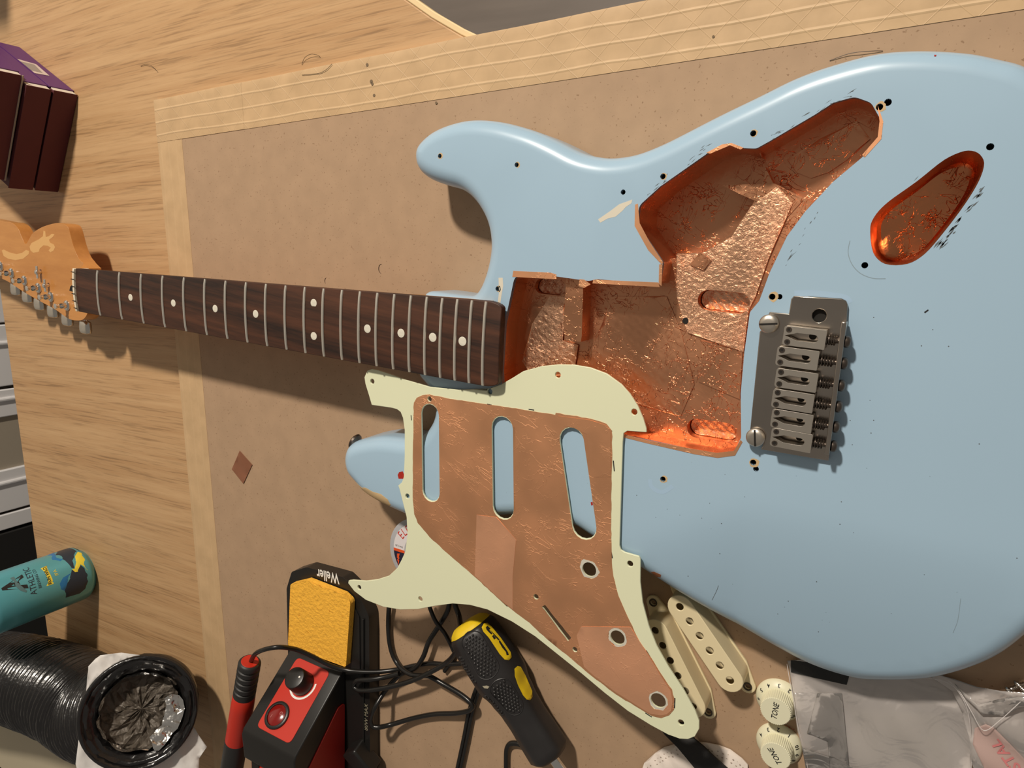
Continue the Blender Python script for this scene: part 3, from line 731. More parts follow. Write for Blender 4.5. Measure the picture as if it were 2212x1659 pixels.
for i in (3, 5, 7, 9, 12, 12.5, 15, 17, 19, 21):
    k = int(i); x = (fx(k)+fx(k-1))/2; y = 0
    if k == 12: y = 14.0 if i == 12 else -11.0
    if d0 is None:
        d0 = mk('inlay_dot', lathe([(3.1, -1), (3.1, 0.05), (2.95, 0.12)], (x, y, 58.27), n=24), M_dot, G); X0 = (x, y)
    else: dup(d0, (x-X0[0], y-X0[1], crown(y, fw(x))-58.3+0.02), G)
nutp = []
for j in range(13):
    v = 20.8*(2*j/12-1); nutp.append((v, crown(v, 21)+1.9))
V = []; F = []
for x in (-3.6, -0.2):
    V += [(x, -20.8, 44)]+[(x, v, z-(0.7 if x < -1 else 0)) for v, z in nutp]+[(x, 20.8, 44)]
c = 15
F = [tuple(range(c)), tuple(range(c, 2*c))[::-1]]+[(j, c+j, c+(j+1) % c, (j+1) % c) for j in range(c)]
NUT = mk('nut', (V, F), mat('bone', srgb(240, 228, 204), 0.4), G, bevel=0.5)
for s in range(6):
    y = -17.5+7*s; mk('nut_slot', box(-4.2, 0.1, y-0.35, y+0.35, crown(y, 21)+1.25, crown(y, 21)+2.1), M_dark, NUT)
# ---- headstock
ZH = 42.0
hs = WL([(186,668),(188,679),(178,691),(160,692),(145,687),(120,669),(85,650),(50,630),(20,610),(0,600),(-60,568),(-100,548),(-120,520),(-110,485),(-60,468),(-15,474),(10,479),(25,481),(38,492),(48,515),(55,527),(62,518),(70,504),(90,491),(115,483),(130,482),(144,487),(150,500),(158,530),(168,555),(181,575)], ZH)
hp = [tuple(p)[:2] for p in catmull([Vector((*p, 0)) for p in hs], 4, True)]
HS = mk('headstock', prism(hp, ZH-13.5, ZH), M_maple, G, bevel=1.2, seg=3)
# ramp from the fretboard down to the headstock face, with its curved shoulder
rr = []
V = []; F = []
for k in range(9):
    t = k/8; x = -3.5-11*t; z = 51.2-(51.2-ZH)*(sin(t*pi/2)); w0 = -20.5+1.5*t; w1 = 20.5+6*t
    V += [(x, w0, ZH-12), (x, w0, z), (x, w1, z), (x, w1, ZH-12)]
for k in range(8):
    for j in range(4): F.append((k*4+j, (k+1)*4+j, (k+1)*4+(j+1) % 4, k*4+(j+1) % 4))
F += [(0, 1, 2, 3), (35, 34, 33, 32)]
mk('volute', (V, F), M_maple, G, smooth=True, angle=50)
mk('truss_rod_hole', drape(WL([(149,628),(151,619),(158,613),(162,613),(163,630),(158,631)], 46.5), lambda x, y, o: (x, y, (46.6 if x > -8 else 45.2)+o), 1.0, 20), M_dark, HS)
M_decal = mat('worn_decal', srgb(222, 172, 108), 0.35)
hz = lambda x, y, o: (x, y, ZH+o)
mk('worn_decal', drape(WL([(4,541),(8,553),(18,559),(33,562),(50,559),(62,549),(63,542),(56,540),(48,546),(36,549),(20,545),(8,539)], ZH), hz, 0.06, 9), M_decal, HS)
mk('worn_decal', drape(WL([(64,533),(68,525),(84,517),(93,510),(94,498),(98,500),(99,512),(106,510),(112,505),(118,506),(114,512),(106,518),(108,524),(116,528),(119,534),(116,541),(109,545),(105,541),(110,535),(103,531),(94,530),(86,537),(84,544),(72,546),(66,541)], ZH), hz, 0.06, 9), M_decal, HS)
for a, b in ((70, 514), (78, 511)): pass
# tuners
tun0 = None
posts = [(145.5, 660), (111, 641), (84, 622), (54, 606), (26, 590), (2.5, 575)]
btn = [(172, 707), (133, 690), (102, 672), (73, 656), (47, 640), (22, 624)]
for (a, b), (c_, d_) in zip(posts, btn):
    p = W(a, b, ZH); q = W(c_, d_, 33); q.z = 33
    T = mk('tuner', join(lathe([(5.4, 0), (5.4, 1.0), (4.6, 1.8), (3.6, 2.2)], (p.x, p.y, ZH), n=20), box(p.x-6, p.x+6, p.y-8, p.y+7, ZH-20, ZH-13.6)), M_chrome, G, smooth=True, angle=35)
    mk('post', lathe([(3.0, 0), (3.0, 5), (2.0, 6.2), (2.0, 8.2), (2.9, 9.2), (2.7, 10.4), (1.2, 10.6)], (p.x, p.y, ZH+1.8), n=16), M_chrome, T, smooth=True, angle=50)
    y0 = q.y
    mk('shaft', tube([(p.x+1, p.y-7, ZH-16), (q.x, q.y+5, 33-7)], 2.0, 10), M_chrome, T, smooth=True)
    V = []; F = []; nn = 20
    for (s, yy) in ((0.55, 6.5), (0.92, 5.2), (1.0, 1.0), (1.0, -3.5), (0.9, -6.2), (0.55, -7.2)):
        for k in range(nn):
            an = 2*pi*k/nn; V.append((q.x+9.2*s*cos(an), q.y+yy, 27+4.6*s*sin(an)*(abs(cos(an))*0.25+0.75)))
    for i in range(5):
        for k in range(nn): F.append((i*nn+k, i*nn+(k+1) % nn, (i+1)*nn+(k+1) % nn, (i+1)*nn+k))
    F += [tuple(range(nn))[::-1], tuple(5*nn+k for k in range(nn))]
    mk('tuner_button', (V, F), mat('satin_nickel', (0.72, 0.68, 0.62), 0.16, 1.0), T, smooth=True, angle=50)
for a, b in ((82, 588), (99, 617)):
    p = W(a, b, ZH+3); st = mk('string_tree', join(lathe([(1.8, 0), (1.8, 3.5)], (p.x, p.y, ZH), n=12), box(p.x-1.8, p.x+1.8, p.y-6.5, p.y+6.5, ZH+3.2, ZH+4.4), lathe([(2.6, 0), (2.4, 1.1), (1, 1.6)], (p.x, p.y, ZH+4.4), n=14)), M_chrome, HS, smooth=True, bevel=0.4)

# ---- bridge
M_plate = M_steel
pl = WL([(1709,646),(1715,639),(1752,641),(1818,645),(1828,650),(1831,658),(1829,697),(1790,996),(1643,971),(1646,966),(1650,957),(1650,945),(1646,936),(1638,930),(1620,931),(1641,716),(1645,713),(1656,690),(1662,674),(1704,678)], 50)
hole = circ(*W2(1769.5, 682, 50), 3.4, 20)
BR = mk('bridge', prism(pl, 47.6, 50.0, [hole]), M_plate, G, bevel=0.45)
mk('arm_socket', lathe([(3.4, 0), (3.4, 0.2)], (*W2(1769.5, 682, 50), 47.2), n=18), M_dark, BR)
for (a, b), ang in (((1660, 700), 8), ((1631, 946), 98)):
    p = W(a, b, 53); s_ = mk('pivot_stud', lathe([(4.0, 47.2-53), (4.6, 47.8-53), (3.0, 48.4-53), (3.0, 50.3-53), (5.0, 50.6-53), (5.1, 52.2-53), (4.3, 53.2-53), (2.5, 53.6-53)], (p.x, p.y, 53), n=28), M_saddle, BR, smooth=True, angle=40)
    d = Vector((cos(radians(ang)), sin(radians(ang)), 0)); n_ = Vector((-d.y, d.x, 0))
    V = [tuple(Vector((p.x, p.y, zz))+d*u*4.6+n_*v*0.5) for zz in (53.2, 53.72) for v in (-1, 1) for u in (-1, 1)]
    mk('screw_slot', (V, box(0, 1, 0, 1, 0, 1)[1]), M_dark, s_)
bw0, bw1, bw2, bw3 = W2(1817, 696, 58.5), W2(1829, 696, 58.5), W2(1791, 983, 58.5), W2(1781, 981, 58.5)
mk('back_lip', prism([bw0, bw1, bw2, bw3], 49.5, 58.5), M_plate, BR, bevel=0.4)
def saddle(parent, P, rear):
    L, w = 20.6, 5.1
    Y = Vector((0.02, 1, 0)).normalized(); X = Vector((1, -0.02, 0)).normalized()
    f2 = lambda u, v: (P.x+X.x*u+Y.x*v, P.y+X.y*u+Y.y*v)
    out = rnd([f2(0, -w), f2(L, -w), f2(L, w), f2(0, w)], [1.6, 0.5, 0.5, 1.6], 4)
    sl = [f2(0.8, 0.0), f2(2.5, 0.55), f2(4.5, 1.2), f2(6.5, 2.0)]
    for k in range(9): a = pi/2-pi*k/8; sl.append(f2(15.0+2.0*cos(a), 2.0*sin(a)))
    sl += [f2(6.5, -2.0), f2(4.5, -1.2), f2(2.5, -0.55)]
    s_ = mk('saddle', prism(out, 52.2, 58.4, [sl]), M_saddle, parent, bevel=0.3)
    mk('string_hole', lathe([(1.9, 0), (1.9, 0.12)], (*f2(13.5, 0.4), 50.0), n=14), M_dark, s_)
    for v in (-3.2, 3.2):
        q = f2(2.4, v)
        mk('height_screw', join(lathe([(1.5, 0), (1.5, 0.35), (0.85, 0.35), (0.8, -1)], (*q, 58.3), n=12, cap=False), lathe([(1.45, 0), (1.45, 1)], (*q, 50.2), n=10)), M_darksteel, s_, smooth=True, angle=40)
        mk('hex_recess', lathe([(0.85, 0), (0.85, 0.1)], (*q, 58.42), n=6), M_dark, s_)
    a = Vector((*f2(L-0.2, 0), 54.8)); b = Vector((*f2(rear, 0), 54.2)); dr = (b-a); ln = dr.length; dr.normalize()
    mk('intonation_screw', tube([a, b+dr*3.5], 1.35, 10), M_darksteel, s_, smooth=True)
    u = Vector((0, 0, 1)); w_ = dr.cross(u); n = max(4, int(ln/1.45)); hp = []
    for k in range(n*12+1):
        t = k/(n*12); an = 2*pi*n*t; hp.append(a+dr*(0.3+(ln-1.6)*t)+(u*cos(an)+w_*sin(an))*2.35)
    mk('spring', tube(hp, 0.42, 6), M_darksteel, s_, smooth=True)
    mk('screw_head', lathe([(1.2, -0.6), (3.1, 0), (3.1, 1.5), (2.3, 2.5), (0.9, 2.8)], tuple(b+dr*2.6), dr, n=18), M_darksteel, s_, smooth=True, angle=50)
    return s_
sf = [(1692, 724), (1677, 768), (1675, 815), (1668, 859), (1666, 902), (1665, 943)]
for i, (a, b) in enumerate(sf):
    p = W(a, b, 58.4); rx = bw0[0]+(bw3[0]-bw0[0])*(bw0[1]-p.y)/(bw0[1]-bw3[1])
    saddle(BR, p, rx-p.x)

# ================================================================== PICKGUARD
ZG = 49.7
pg = [(789,829),(787,815),(793,801),(803,797),(815,799),(840,807),(875,820),(895,826),(928,836),(990,842),(1053,840),(1083,830),(1106,817),(1130,802),(1170,791),(1205,787.5),(1240,788),(1275,794),(1310,807),(1342,830),(1360,850),(1377,876),(1389,903),(1396,925),(1396.5,934),(1355,931),(1347,936),(1345,955),(1342,1050),(1339,1150),(1338,1178),(1341,1188),(1349,1193),(1380,1202),(1383,1207),(1383,1257),(1388,1302),(1401,1352),(1418,1395),(1443,1440),(1476,1490),(1501,1535),(1510,1557),(1510,1575),(1501,1591),(1486,1597),(1468,1596),(1443,1587),(1406,1567),(1356,1536),(1306,1497),(1256,1455),(1206,1415),(1156,1375),(1106,1343),(1053,1317),(1015,1307),(978,1304),(940,1309),(903,1316),(865,1317),(828,1311),(790,1296),(765,1277),(752,1260),(753,1254),(762,1253),(790,1255),(815,1252),(840,1244),(858,1227),(868,1208),(875,1192),(880,1155),(878,1117),(870,1085),(863,1057),(860,1049),(868,1042),(872,1030),(874,980),(874,930),(870,902),(865,890),(857,884),(845,881),(803,875),(797,855)]
PGW = ccw(WL(pg, ZG))
def wcap(a, b, r, z=ZG): return capsule(W2(*a, z), W2(*b, z), r)
slots = [wcap((929, 896), (931, 1061), 7.6), wcap((1085, 926), (1087, 1096), 8.2), wcap((1235, 952), (1262, 1137), 8.4)]
pots = [(1273, 1230, 4.9), (1334, 1377, 4.9), (1422, 1513, 5.0)]
scr = [(804,824),(1058,846),(1205,810),(1370,890),(1361,1218),(1471,1561),(776,1269),(908,1294),(880,1072)]
scr2 = [(928, 862, 1.8), (1158, 1289, 1.9), (1242, 1403, 1.8)]
gh = slots+[circ(*W2(a, b, ZG), r, 24) for a, b, r in pots]+[circ(*W2(a, b, ZG), 1.95, 14) for a, b in scr]+[circ(*W2(a, b, ZG), r, 12) for a, b, r in scr2]
swp = ccw(WL([(1170,1310),(1178,1307),(1234,1378),(1227,1385)], ZG)); gh.append(swp)
PG = mk('pickguard', prism(PGW, 48.1, ZG, gh), M_mint, None, bevel=0.3, org=tuple(W(1150, 1100, 48.1)), label='mint green pickguard, copper-foiled side up, laid across body edge and soldering gear', cat='pickguard')
fo = [(894,870),(900,859),(913,853),(928,852),(965,860),(1106,881),(1200,896),(1201,892),(1276,904),(1311,915),(1322,930),(1323,980),(1321,1055),(1320,1142),(1321,1205),(1325,1245),(1336,1287),(1356,1332),(1381,1385),(1406,1420),(1431,1460),(1451,1490),(1457,1510),(1456,1532),(1446,1545),(1428,1551),(1406,1546),(1381,1530),(1331,1500),(1281,1462),(1231,1420),(1181,1380),(1143,1345),(1106,1317),(1080,1296),(1025,1245),(978,1205),(928,1160),(903,1130),(895,1110),(892,1080),(892,980)]
FO = ccw(WL(fo, ZG))
def jag(P, a, n=2):
    out = []
    for i in range(len(P)):
        p, q = Vector(P[i]), Vector(P[(i+1) % len(P)]); k = max(1, int((q-p).length/3))
        for j in range(k): out.append(tuple(p+(q-p)*j/k+Vector((random.gauss(0, a), random.gauss(0, a)))))
    return out
fh = [[(x+(x-sum(p[0] for p in h)/len(h))*0.02, y+(y-sum(p[1] for p in h)/len(h))*0.02) for x, y in h] for h in slots]
fh += [jag(circ(*W2(a, b, ZG), r*1.28, 14), 0.35) for a, b, r in pots]+[circ(*W2(928, 862, ZG), 2.0, 12), circ(*W2(1158, 1289, ZG), 2.0, 12), circ(*W2(1242, 1403, ZG), 1.9, 12), jag(swp, 0.1)]
gf = lambda x, y, o: (x, y, ZG+o+(0.05*sin(x*.7)*sin(y*.6) if o > 0 else 0))
mk('copper_foil', drape(jag(FO, 0.12), gf, 0.16, 4, fh), M_cop_guard, PG, smooth=True, angle=80)
M_torn = mat('torn_paper_backing', srgb(206, 202, 188), 0.7)
def gp(pts, m, off, name='foil_patch', holes=()): return mk(name, drape(WL(pts, ZG), gf, off, 4, holes), m, PG, smooth=True, angle=80)
gp([(1030,1112),(1073,1117),(1115,1165),(1108,1245),(1108,1316),(1078,1292),(1026,1243)], M_cop_patch, 0.30)
gp([(1206,898),(1274,907),(1311,919),(1319,932),(1319,1030),(1282,1030),(1268,938),(1240,924),(1218,920)], M_cop_guard, 0.30)
gp([(1362,1354),(1404,1420),(1429,1462),(1449,1492),(1453,1515),(1450,1535),(1440,1543),(1426,1545),(1404,1541),(1329,1494),(1283,1459),(1262,1440),(1246,1372),(1256,1353)], M_cop_patch, 0.30, holes=[fh[5], circ(*W2(1334, 1377, ZG), 6.6, 16)])
for a, b, r in pots:
    x, y = W2(a, b, ZG); mk('torn_backing', drape(jag(circ(x, y, r*1.36, 12), 0.5), gf, 0.2, 9, [circ(x, y, r*1.0, 20)]), M_torn, PG)
# marker strokes left from tracing the foil outline
V = []; F = []
for a, b in (((888, 897), (889, 908)), ((1052, 873), (1062, 875)), ((1142, 884), (1154, 886)), ((1325, 995), (1327, 1018)), ((1320, 1190), (1323, 1206)), ((1396, 1405), (1405, 1420)), ((1458, 1508), (1457, 1530)), ((1394, 1540), (1408, 1549)), ((1082, 1297), (1096, 1310)), ((1316, 925), (1322, 932))):
    p, q = Vector(W(*a, ZG)), Vector(W(*b, ZG)); d = (q-p).normalized(); n_ = Vector((-d.y, d.x, 0))*0.35; k = len(V)
    V += [tuple(p+n_+Vector((0, 0, .05))), tuple(p-n_+Vector((0, 0, .05))), tuple(q-n_+Vector((0, 0, .05))), tuple(q+n_+Vector((0, 0, .05)))]; F.append((k, k+1, k+2, k+3))
mk('marker_strokes', (V, F), M_ink, PG, kind='stuff')
# ================================================================== THINGS ROUND THE GUITAR
def circ3(p, q, r):
    ax, ay = p; bx, by = q; cx, cy = r; d = 2*(ax*(by-cy)+bx*(cy-ay)+cx*(ay-by))
    ux = ((ax*ax+ay*ay)*(by-cy)+(bx*bx+by*by)*(cy-ay)+(cx*cx+cy*cy)*(ay-by))/d
    uy = ((ax*ax+ay*ay)*(cx-bx)+(bx*bx+by*by)*(ax-cx)+(cx*cx+cy*cy)*(bx-ax))/d
    return ux, uy, math.hypot(ax-ux, ay-uy)
def mirrorless(T): return T

# ---- soldering station
ST = empty('soldering_station', (285, -330, 4), 'black and red soldering station with dial and switch, below the yellow sponge', 'soldering station')
base = [(236, -262), (243, -243), (262, -233), (306, -230), (322, -238), (336, -258), (342, -560), (238, -560)]
mk('base', prism(rnd(base, [8, 6, 8, 6, 8, 12, 3, 3], 4), 4.1, 17), M_black, ST, bevel=1.8, seg=3)
rimp = rnd([(246, -256), (318, -252), (326, -262), (327, -318), (240, -318), (240, -262)], 4, 3)
mk('sponge_tray', prism(rimp, 17, 18.0, [rnd([(249, -240-3), (321, -240-2), (323, -308), (250, -312)], 6, 3)] if False else []), M_black, ST, bevel=0.4)
mk('side_rail', prism([(329.5, -262), (331, -262), (334, -540), (332.5, -540)], 17, 18.6), M_black, ST, bevel=0.3)
y0, z0, y1, z1 = -319.0, 18.5, -368.0, 77.0
xl, xr = 244.0, 309.0
prof = [(y0, 17), (y0, z0+1), (y1, z1), (y1-5, z1+2), (-398, z1), (-404, 68), (-404, 17)]
V = [(xl, a, b) for a, b in prof]+[(xr, a, b) for a, b in prof]; n = len(prof)
mk('housing', (V, [tuple(range(n)), tuple(range(n, 2*n))[::-1]]+[(i, n+i, n+(i+1) % n, (i+1) % n) for i in range(n)]), M_black, ST, bevel=3.0, seg=3)
sl = Vector((0, y1-y0, z1-z0-1)).normalized(); sn = Vector((1, 0, 0)).cross(-sl).normalized()
if sn.z < 0: sn = -sn
SP0 = Vector((xl, y0, z0+1))
def onp(px, py, o=0.0): return RP(px, py, SP0+sn*o, sn)
def sxy(px, py, o=0.0): v = onp(px, py, o)-SP0; return (v.x, v.dot(sl))
sf_ = lambda x, y, o=0: SP0+Vector((1, 0, 0))*x+sl*y+sn*o
def slab(P, o0, o1):
    V, F = prism(P, 0, 1); V2 = [sf_(x, y, o0 if z < .5 else o1) for x, y, z in V]; return V2, [f[::-1] for f in F]
pp = [sxy(*q) for q in ((642, 1421), (717, 1450), (633, 1592), (612, 1600), (544, 1564), (545, 1551))]
xs_ = [p[0] for p in pp]; xa, xb = pp[0][0], (pp[1][0]+pp[2][0])/2; ya, yb = min(p[1] for p in pp), max(p[1] for p in pp)
panel = rnd([(xa, ya+1), (xb, ya+1), (xb, yb), (xa, yb)], 5, 5)
PN = mk('control_panel', slab(panel, -0.5, 0.5), M_red, ST, bevel=0.25)
kc = Vector(sxy(656, 1478))
mk('dial_scale', (lambda: (lambda V, F: ([sf_(*v) for v in V], F))(*(lambda P: ([(x, y, 0.56) for x, y in P], [(2*i, 2*i+1, 2*i+3, 2*i+2) for i in range(len(P)//2-1)]))(
    [(kc.x+r*cos(a), kc.y+r*sin(a)) for a in [radians(-20+220*k/24) for k in range(25)] for r in (11.8, 13.6)])))(), M_white, PN)
KN = mk('dial_knob', lathe([(10.6, 0.6), (10.4, 4), (9.6, 16), (9.2, 17.2), (8.2, 17.6)], sf_(kc.x, kc.y), sn, 36), M_black, ST, smooth=True, angle=40)
mk('pointer_mark', lathe([(0.9, 17.62), (0.9, 17.75)], sf_(kc.x, kc.y)+Vector((5, 0, 0))*1-sl*2.2, sn, 10), M_white, KN)
sc_ = Vector(sxy(600, 1546))
mk('switch_bezel', lathe([(11.8, 0.5), (11.8, 2.0), (10.6, 2.8), (9.2, 2.6), (9.0, 1.4)], sf_(sc_.x, sc_.y), sn, 32, cap=False), M_black, ST, smooth=True, angle=50)
RK = mk('rocker_switch', lathe([(8.9, 0.5), (8.9, 1.8), (6.5, 2.9), (3, 3.4)], sf_(sc_.x, sc_.y), sn, 28), mat('dark_red_translucent', (0.22, 0.008, 0.006), 0.2, coat=0.5), ST, smooth=True, angle=60)
mk('switch_marks', join(lay(text2('O', 4.2), lambda x, y, o: sf_(sc_.x+4.5+x, sc_.y-2.5-y, 3.3+o), 0.1), lay(text2('I', 4.2), lambda x, y, o: sf_(sc_.x-3.5+x, sc_.y+2.5-y, 3.3+o), 0.1)), mat('faint_print', (0.55, 0.2, 0.18), 0.4), RK)
# red side panel and red rear body
Px = Vector((xr+0.4, 0, 0)); Nx = Vector((1, 0, 0))
tri = [(RP(a, b, Px, Nx).y, RP(a, b, Px, Nx).z) for a, b in ((745, 1534), (753, 1537), (757, 1548))]
tri = rnd([(-352, 19), (-352, 27), (-392, 66), (-404, 66), (-520, 66), (-520, 19)], [3, 5, 3, 0, 3, 3], 4)
V, F = prism(tri, 0, 1.4); mk('side_panel', ([(xr-0.2+z, x, y) for x, y, z in V], F), mat('dark_red_plastic', srgb(158, 30, 20), 0.45), ST, bevel=0.4)
mk('rear_body', box(xl+1, xr-1, -540, -402, 17, 72), M_red, ST, bevel=4, seg=3)
mk('vent_slot', box(xl+5, xl+14, -410, -402, 72, 73), M_dark, ST)
# lettering on the base
f_ = planef((305, -240, 17.06), (-0.985, -0.1, 0), (0.1, -0.985, 0))
lc = W(708, 1244, 17.06); f_ = planef(lc, (-0.985, -0.10, 0), (0.05, -1, 0))
T = text2('Weller', 14.5, bold=0.02); wx = max(v[0] for v in T[0])-min(v[0] for v in T[0]); k_ = 27/wx
mk('maker_lettering', ([f_(x*k_, y*0.95, 0.05) for x, y in T[0]], T[1]), M_white, ST)
lc = W(791, 1549, 17.06); f_ = planef(lc, (0.0, 1, 0), (-1, 0, 0)); T = text2('80W MAX', 6.4); wx = max(v[0] for v in T[0])-min(v[0] for v in T[0])
mk('rating_lettering', ([f_(x*27/wx, y, 0.06) for x, y in T[0]], T[1]), mat('grey_print', srgb(150, 142, 120), 0.6), ST)
# ---- sponge
spg = WL([(627,1262),(662,1253),(742,1284),(757,1300),(747,1441),(622,1396)], 24)
spg = rnd(spg, [4, 4, 5, 5, 2, 3], 4)
vs, F0 = cdt(ccw(spg), (), gridpts(ccw(spg), 2.2)); nn = len(vs)
V = [(x, y, 24+random.uniform(-.22, .22)) for x, y in vs]+[(x+random.uniform(-.2, .2), y+random.uniform(-.2, .2), 18.05) for x, y in vs]; F = [list(f) for f in F0]+[[i+nn for i in f[::-1]] for f in F0]; cnt = {}
for f in F0:
    for i in range(len(f)): cnt[(f[i-1], f[i])] = 1
for a, b in cnt:
    if (b, a) not in cnt: F.append([b, a, a+nn, b+nn])
mk('sponge', (V, F), mat('yellow_sponge', srgb(250, 186, 62), 0.85, var=0.05, vs=220, bump=1.0, bs=330, bdist=0.0012, speck=(240, 0.70, srgb(222, 146, 36))), None, smooth=True, angle=50,
   label='yellow cellulose cleaning sponge sitting on the black soldering station base', cat='sponge')

# ---- soldering iron, resting in its holder beside the station
IR = empty('soldering_iron', tuple(W(520, 1540, 70)), 'soldering iron with red barrel and ribbed black ends, left of the station', 'soldering iron')
Pa, Pb = W(540, 1428, 62), W(494, 1700, 56); dI = (Pb-Pa).normalized(); LI = (Pb-Pa).length
pr = [(5, 0), (8.4, 0.5), (9.8, 2.2), (9.9, 5.5)]
def pyof(P):
    d = P-CC; return 829.5+FPX*sum(RC[1][i]*d[i] for i in range(3))/sum(RC[2][i]*d[i] for i in range(3))
L1 = next(t*0.5 for t in range(600) if pyof(Pa+dI*t*0.5) > 1500); L2 = next(t*0.5 for t in range(600) if pyof(Pa+dI*t*0.5) > 1597)
h = 6.0; k = 0
while h < L1-3:
    pr += [(9.9, h), (8.5, h+0.8), (8.5, h+1.4), (9.9, h+2.2), (10.0, h+5.2)]; h += 6.4
pr += [(9.9, L1)]
mk('strain_relief', lathe(pr, Pa, dI, 28), M_rubber, IR, smooth=True, angle=50)
mk('relief_mouth', lathe([(5.6, -0.1), (7.2, -0.25), (7.6, 0.3)], Pa, dI, 20), M_red, IR, smooth=True)
mk('barrel', lathe([(9.6, L1), (10.0, L1+0.6), (10.4, L1+15), (10.3, L2)], Pa, dI, 32), M_red, IR, smooth=True, angle=40)
pr = [(10.4, L2), (10.7, L2+0.6)]+[(10.7-0.25*(i % 2), L2+1+i*1.6) for i in range(30)]+[(9, L2+52)]
mk('grip', lathe(pr, Pa, dI, 28), M_rubber, IR, smooth=True, angle=60)
mk('shaft', lathe([(3, L2+50), (3, L2+110), (1.5, L2+122)], Pa, dI, 16), M_chrome, IR, smooth=True)
def cable(name, pts, r, label, m=M_cable, parent=None, twin=False, n=7):
    P = catmull([W(*p) for p in pts], n)
    if twin:
        A = []; B = []
        for i, p in enumerate(P):
            t = (P[min(i+1, len(P)-1)]-P[max(i-1, 0)]).normalized(); q = t.cross(Vector((0, 0, 1))).normalized()*r*0.92
            A.append(p+q); B.append(p-q)
        g = join(tube(A, r, 10), tube(B, r, 10))
    else: g = tube(P, r, 12)
    if parent: return mk(name, g, m, parent, smooth=True, angle=60)
    return mk(name, g, m, None, smooth=True, angle=60, label=label, cat='cable')
cable('power_cord', [(541,1431,60),(552,1412,68),(575,1402,72),(605,1398,67),(640,1403,52),(675,1418,42),(710,1436,34),(745,1447,27),(780,1451,22),(820,1451,16),(860,1446,9),(895,1438,8),(930,1433,7),(962,1435,7),(1000,1433,7)], 2.0, 'thin black cord running from the iron across the station under the screwdriver', parent=None)
cable('power_cord', [(840.7,1305,10),(839,1348,8),(841,1383,8),(847,1410,8),(857,1431,9),(871,1447,12),(891,1458,14),(912,1460,13),(928,1461,12),(960,1479,11),(994,1499,12),(1013,1514,13),(1021,1526,13),(1011,1536,12),(983,1541,10),(937,1543,9),(891,1552,9),(846,1565,14),(818,1571,22),(805,1568,24),(801,1553,25),(811,1527,25),(834,1490,14),(864,1458,8.5),(896,1444,11),(914,1419,12),(926,1387,12),(946,1355,9),(967,1319,8),(972,1290,8)], 2.1, 'tangled black mains cord looping to a sharp bend right of the station')
cable('power_cord', [(925,1300,13),(929,1314,13),(941,1342,14),(960,1367,14),(971,1387,12),(977,1400,9),(981,1412,6.5),(975,1430,6.5),(960,1450,6.5)], 1.7, 'short black cord crossing between the loops, left of the screwdriver end')
cable('power_cord', [(980,1295,12),(983,1307,12),(992,1332,14),(995,1360,30),(994,1383,30),(985,1408,26),(965,1431,20),(928,1453,19),(891,1470,19),(846,1483,20),(800,1491,24),(775,1491,24),(764,1482,24),(772,1470,24),(800,1468,23),(835,1462,17),(862,1455,14)], 2.1, 'black cord loop lying over the edge of the station base')
cable('power_cord', [(1050,1460,7),(1033,1488,7),(1017,1538,7),(1005,1598,7),(992,1659,7),(982,1710,7)], 1.75, 'flat twin black cord leaving the screwdriver towards the bottom edge', twin=True)
cable('power_cord', [(1140,1622,7),(1129,1611,7),(1115,1605.6,7),(1101.6,1607,7),(1095,1618,7),(1093.6,1636,7),(1093.6,1680,7)], 2.1, 'small black cord hook beside the screwdriver shaft at the bottom')
# black mains plug with ribbed relief at the station foot
PL = empty('mains_connector', tuple(W(800, 1630, 6)), 'black mains connector with ribbed strain relief, right of the red side panel', 'plug')
q0 = W(775, 1605, 20); q1 = W(812, 1650, 14)
M_ = frame(q0+Vector((3, -12, 0)), q1-q0, (0, 0, 1))
mk('plug_body', xf(box(-12, 16, -9, 9, -8, 9), M_), M_black, PL, bevel=2)
mk('plug_collar', xf(box(16, 19, -6.5, 6.5, -6, 6.5), M_), M_black, PL, bevel=1)
for i in range(6): mk('relief_ring', xf(lathe([(4.9-.25*i, 0), (5.4-.25*i, 0.6), (5.4-.25*i, 1.6), (4.4-.25*i, 2.2)], (20+i*2.8, 0, 0), (1, 0, 0), 18), M_), M_black, PL, smooth=True, angle=50)
mk('plug_lead', xf(tube([(19, 0, 0), (36, 0, 0), (60, -6, -4), (90, -12, -5)], 2.2, 10), M_), M_cable, PL, smooth=True)

# ---- screwdriver
SD = empty('screwdriver', tuple(W(1100, 1490, 4)), 'chunky black screwdriver handle with yellow inlays, under the pickguard tail', 'screwdriver')
A_, B_ = W(1009, 1344, 25), W(1194, 1637, 23); XA = (B_-A_); LA = XA.length; XA.normalize(); ZA = Vector((0, 0, 1)); YA = ZA.cross(XA).normalized(); ZA = XA.cross(YA)
KP = [(-1, 7), (0, 12.5), (3, 16), (8, 19.2), (0.22*LA, 21.6), (0.40*LA, 20.8), (0.52*LA, 17.2), (0.62*LA, 15.6), (0.72*LA, 15.2), (0.85*LA, 15.8), (0.95*LA, 16.0), (0.985*LA, 13.5), (LA, 8)]
def hr(u):
    for i in range(len(KP)-1):
        if u <= KP[i+1][0]:
            t = (u-KP[i][0])/(KP[i+1][0]-KP[i][0]); t = t*t*(3-2*t); return KP[i][1]+(KP[i+1][1]-KP[i][1])*t
    return KP[-1][1]
def hs_(u, th, o=0):
    r = hr(u)*(1+0.035*cos(6*th+pi))+o; r = min(r, 20.8+o)
    return A_+XA*u+(YA*cos(th)+ZA*sin(th))*r       # th 0 = right side in the photo, 90 = top
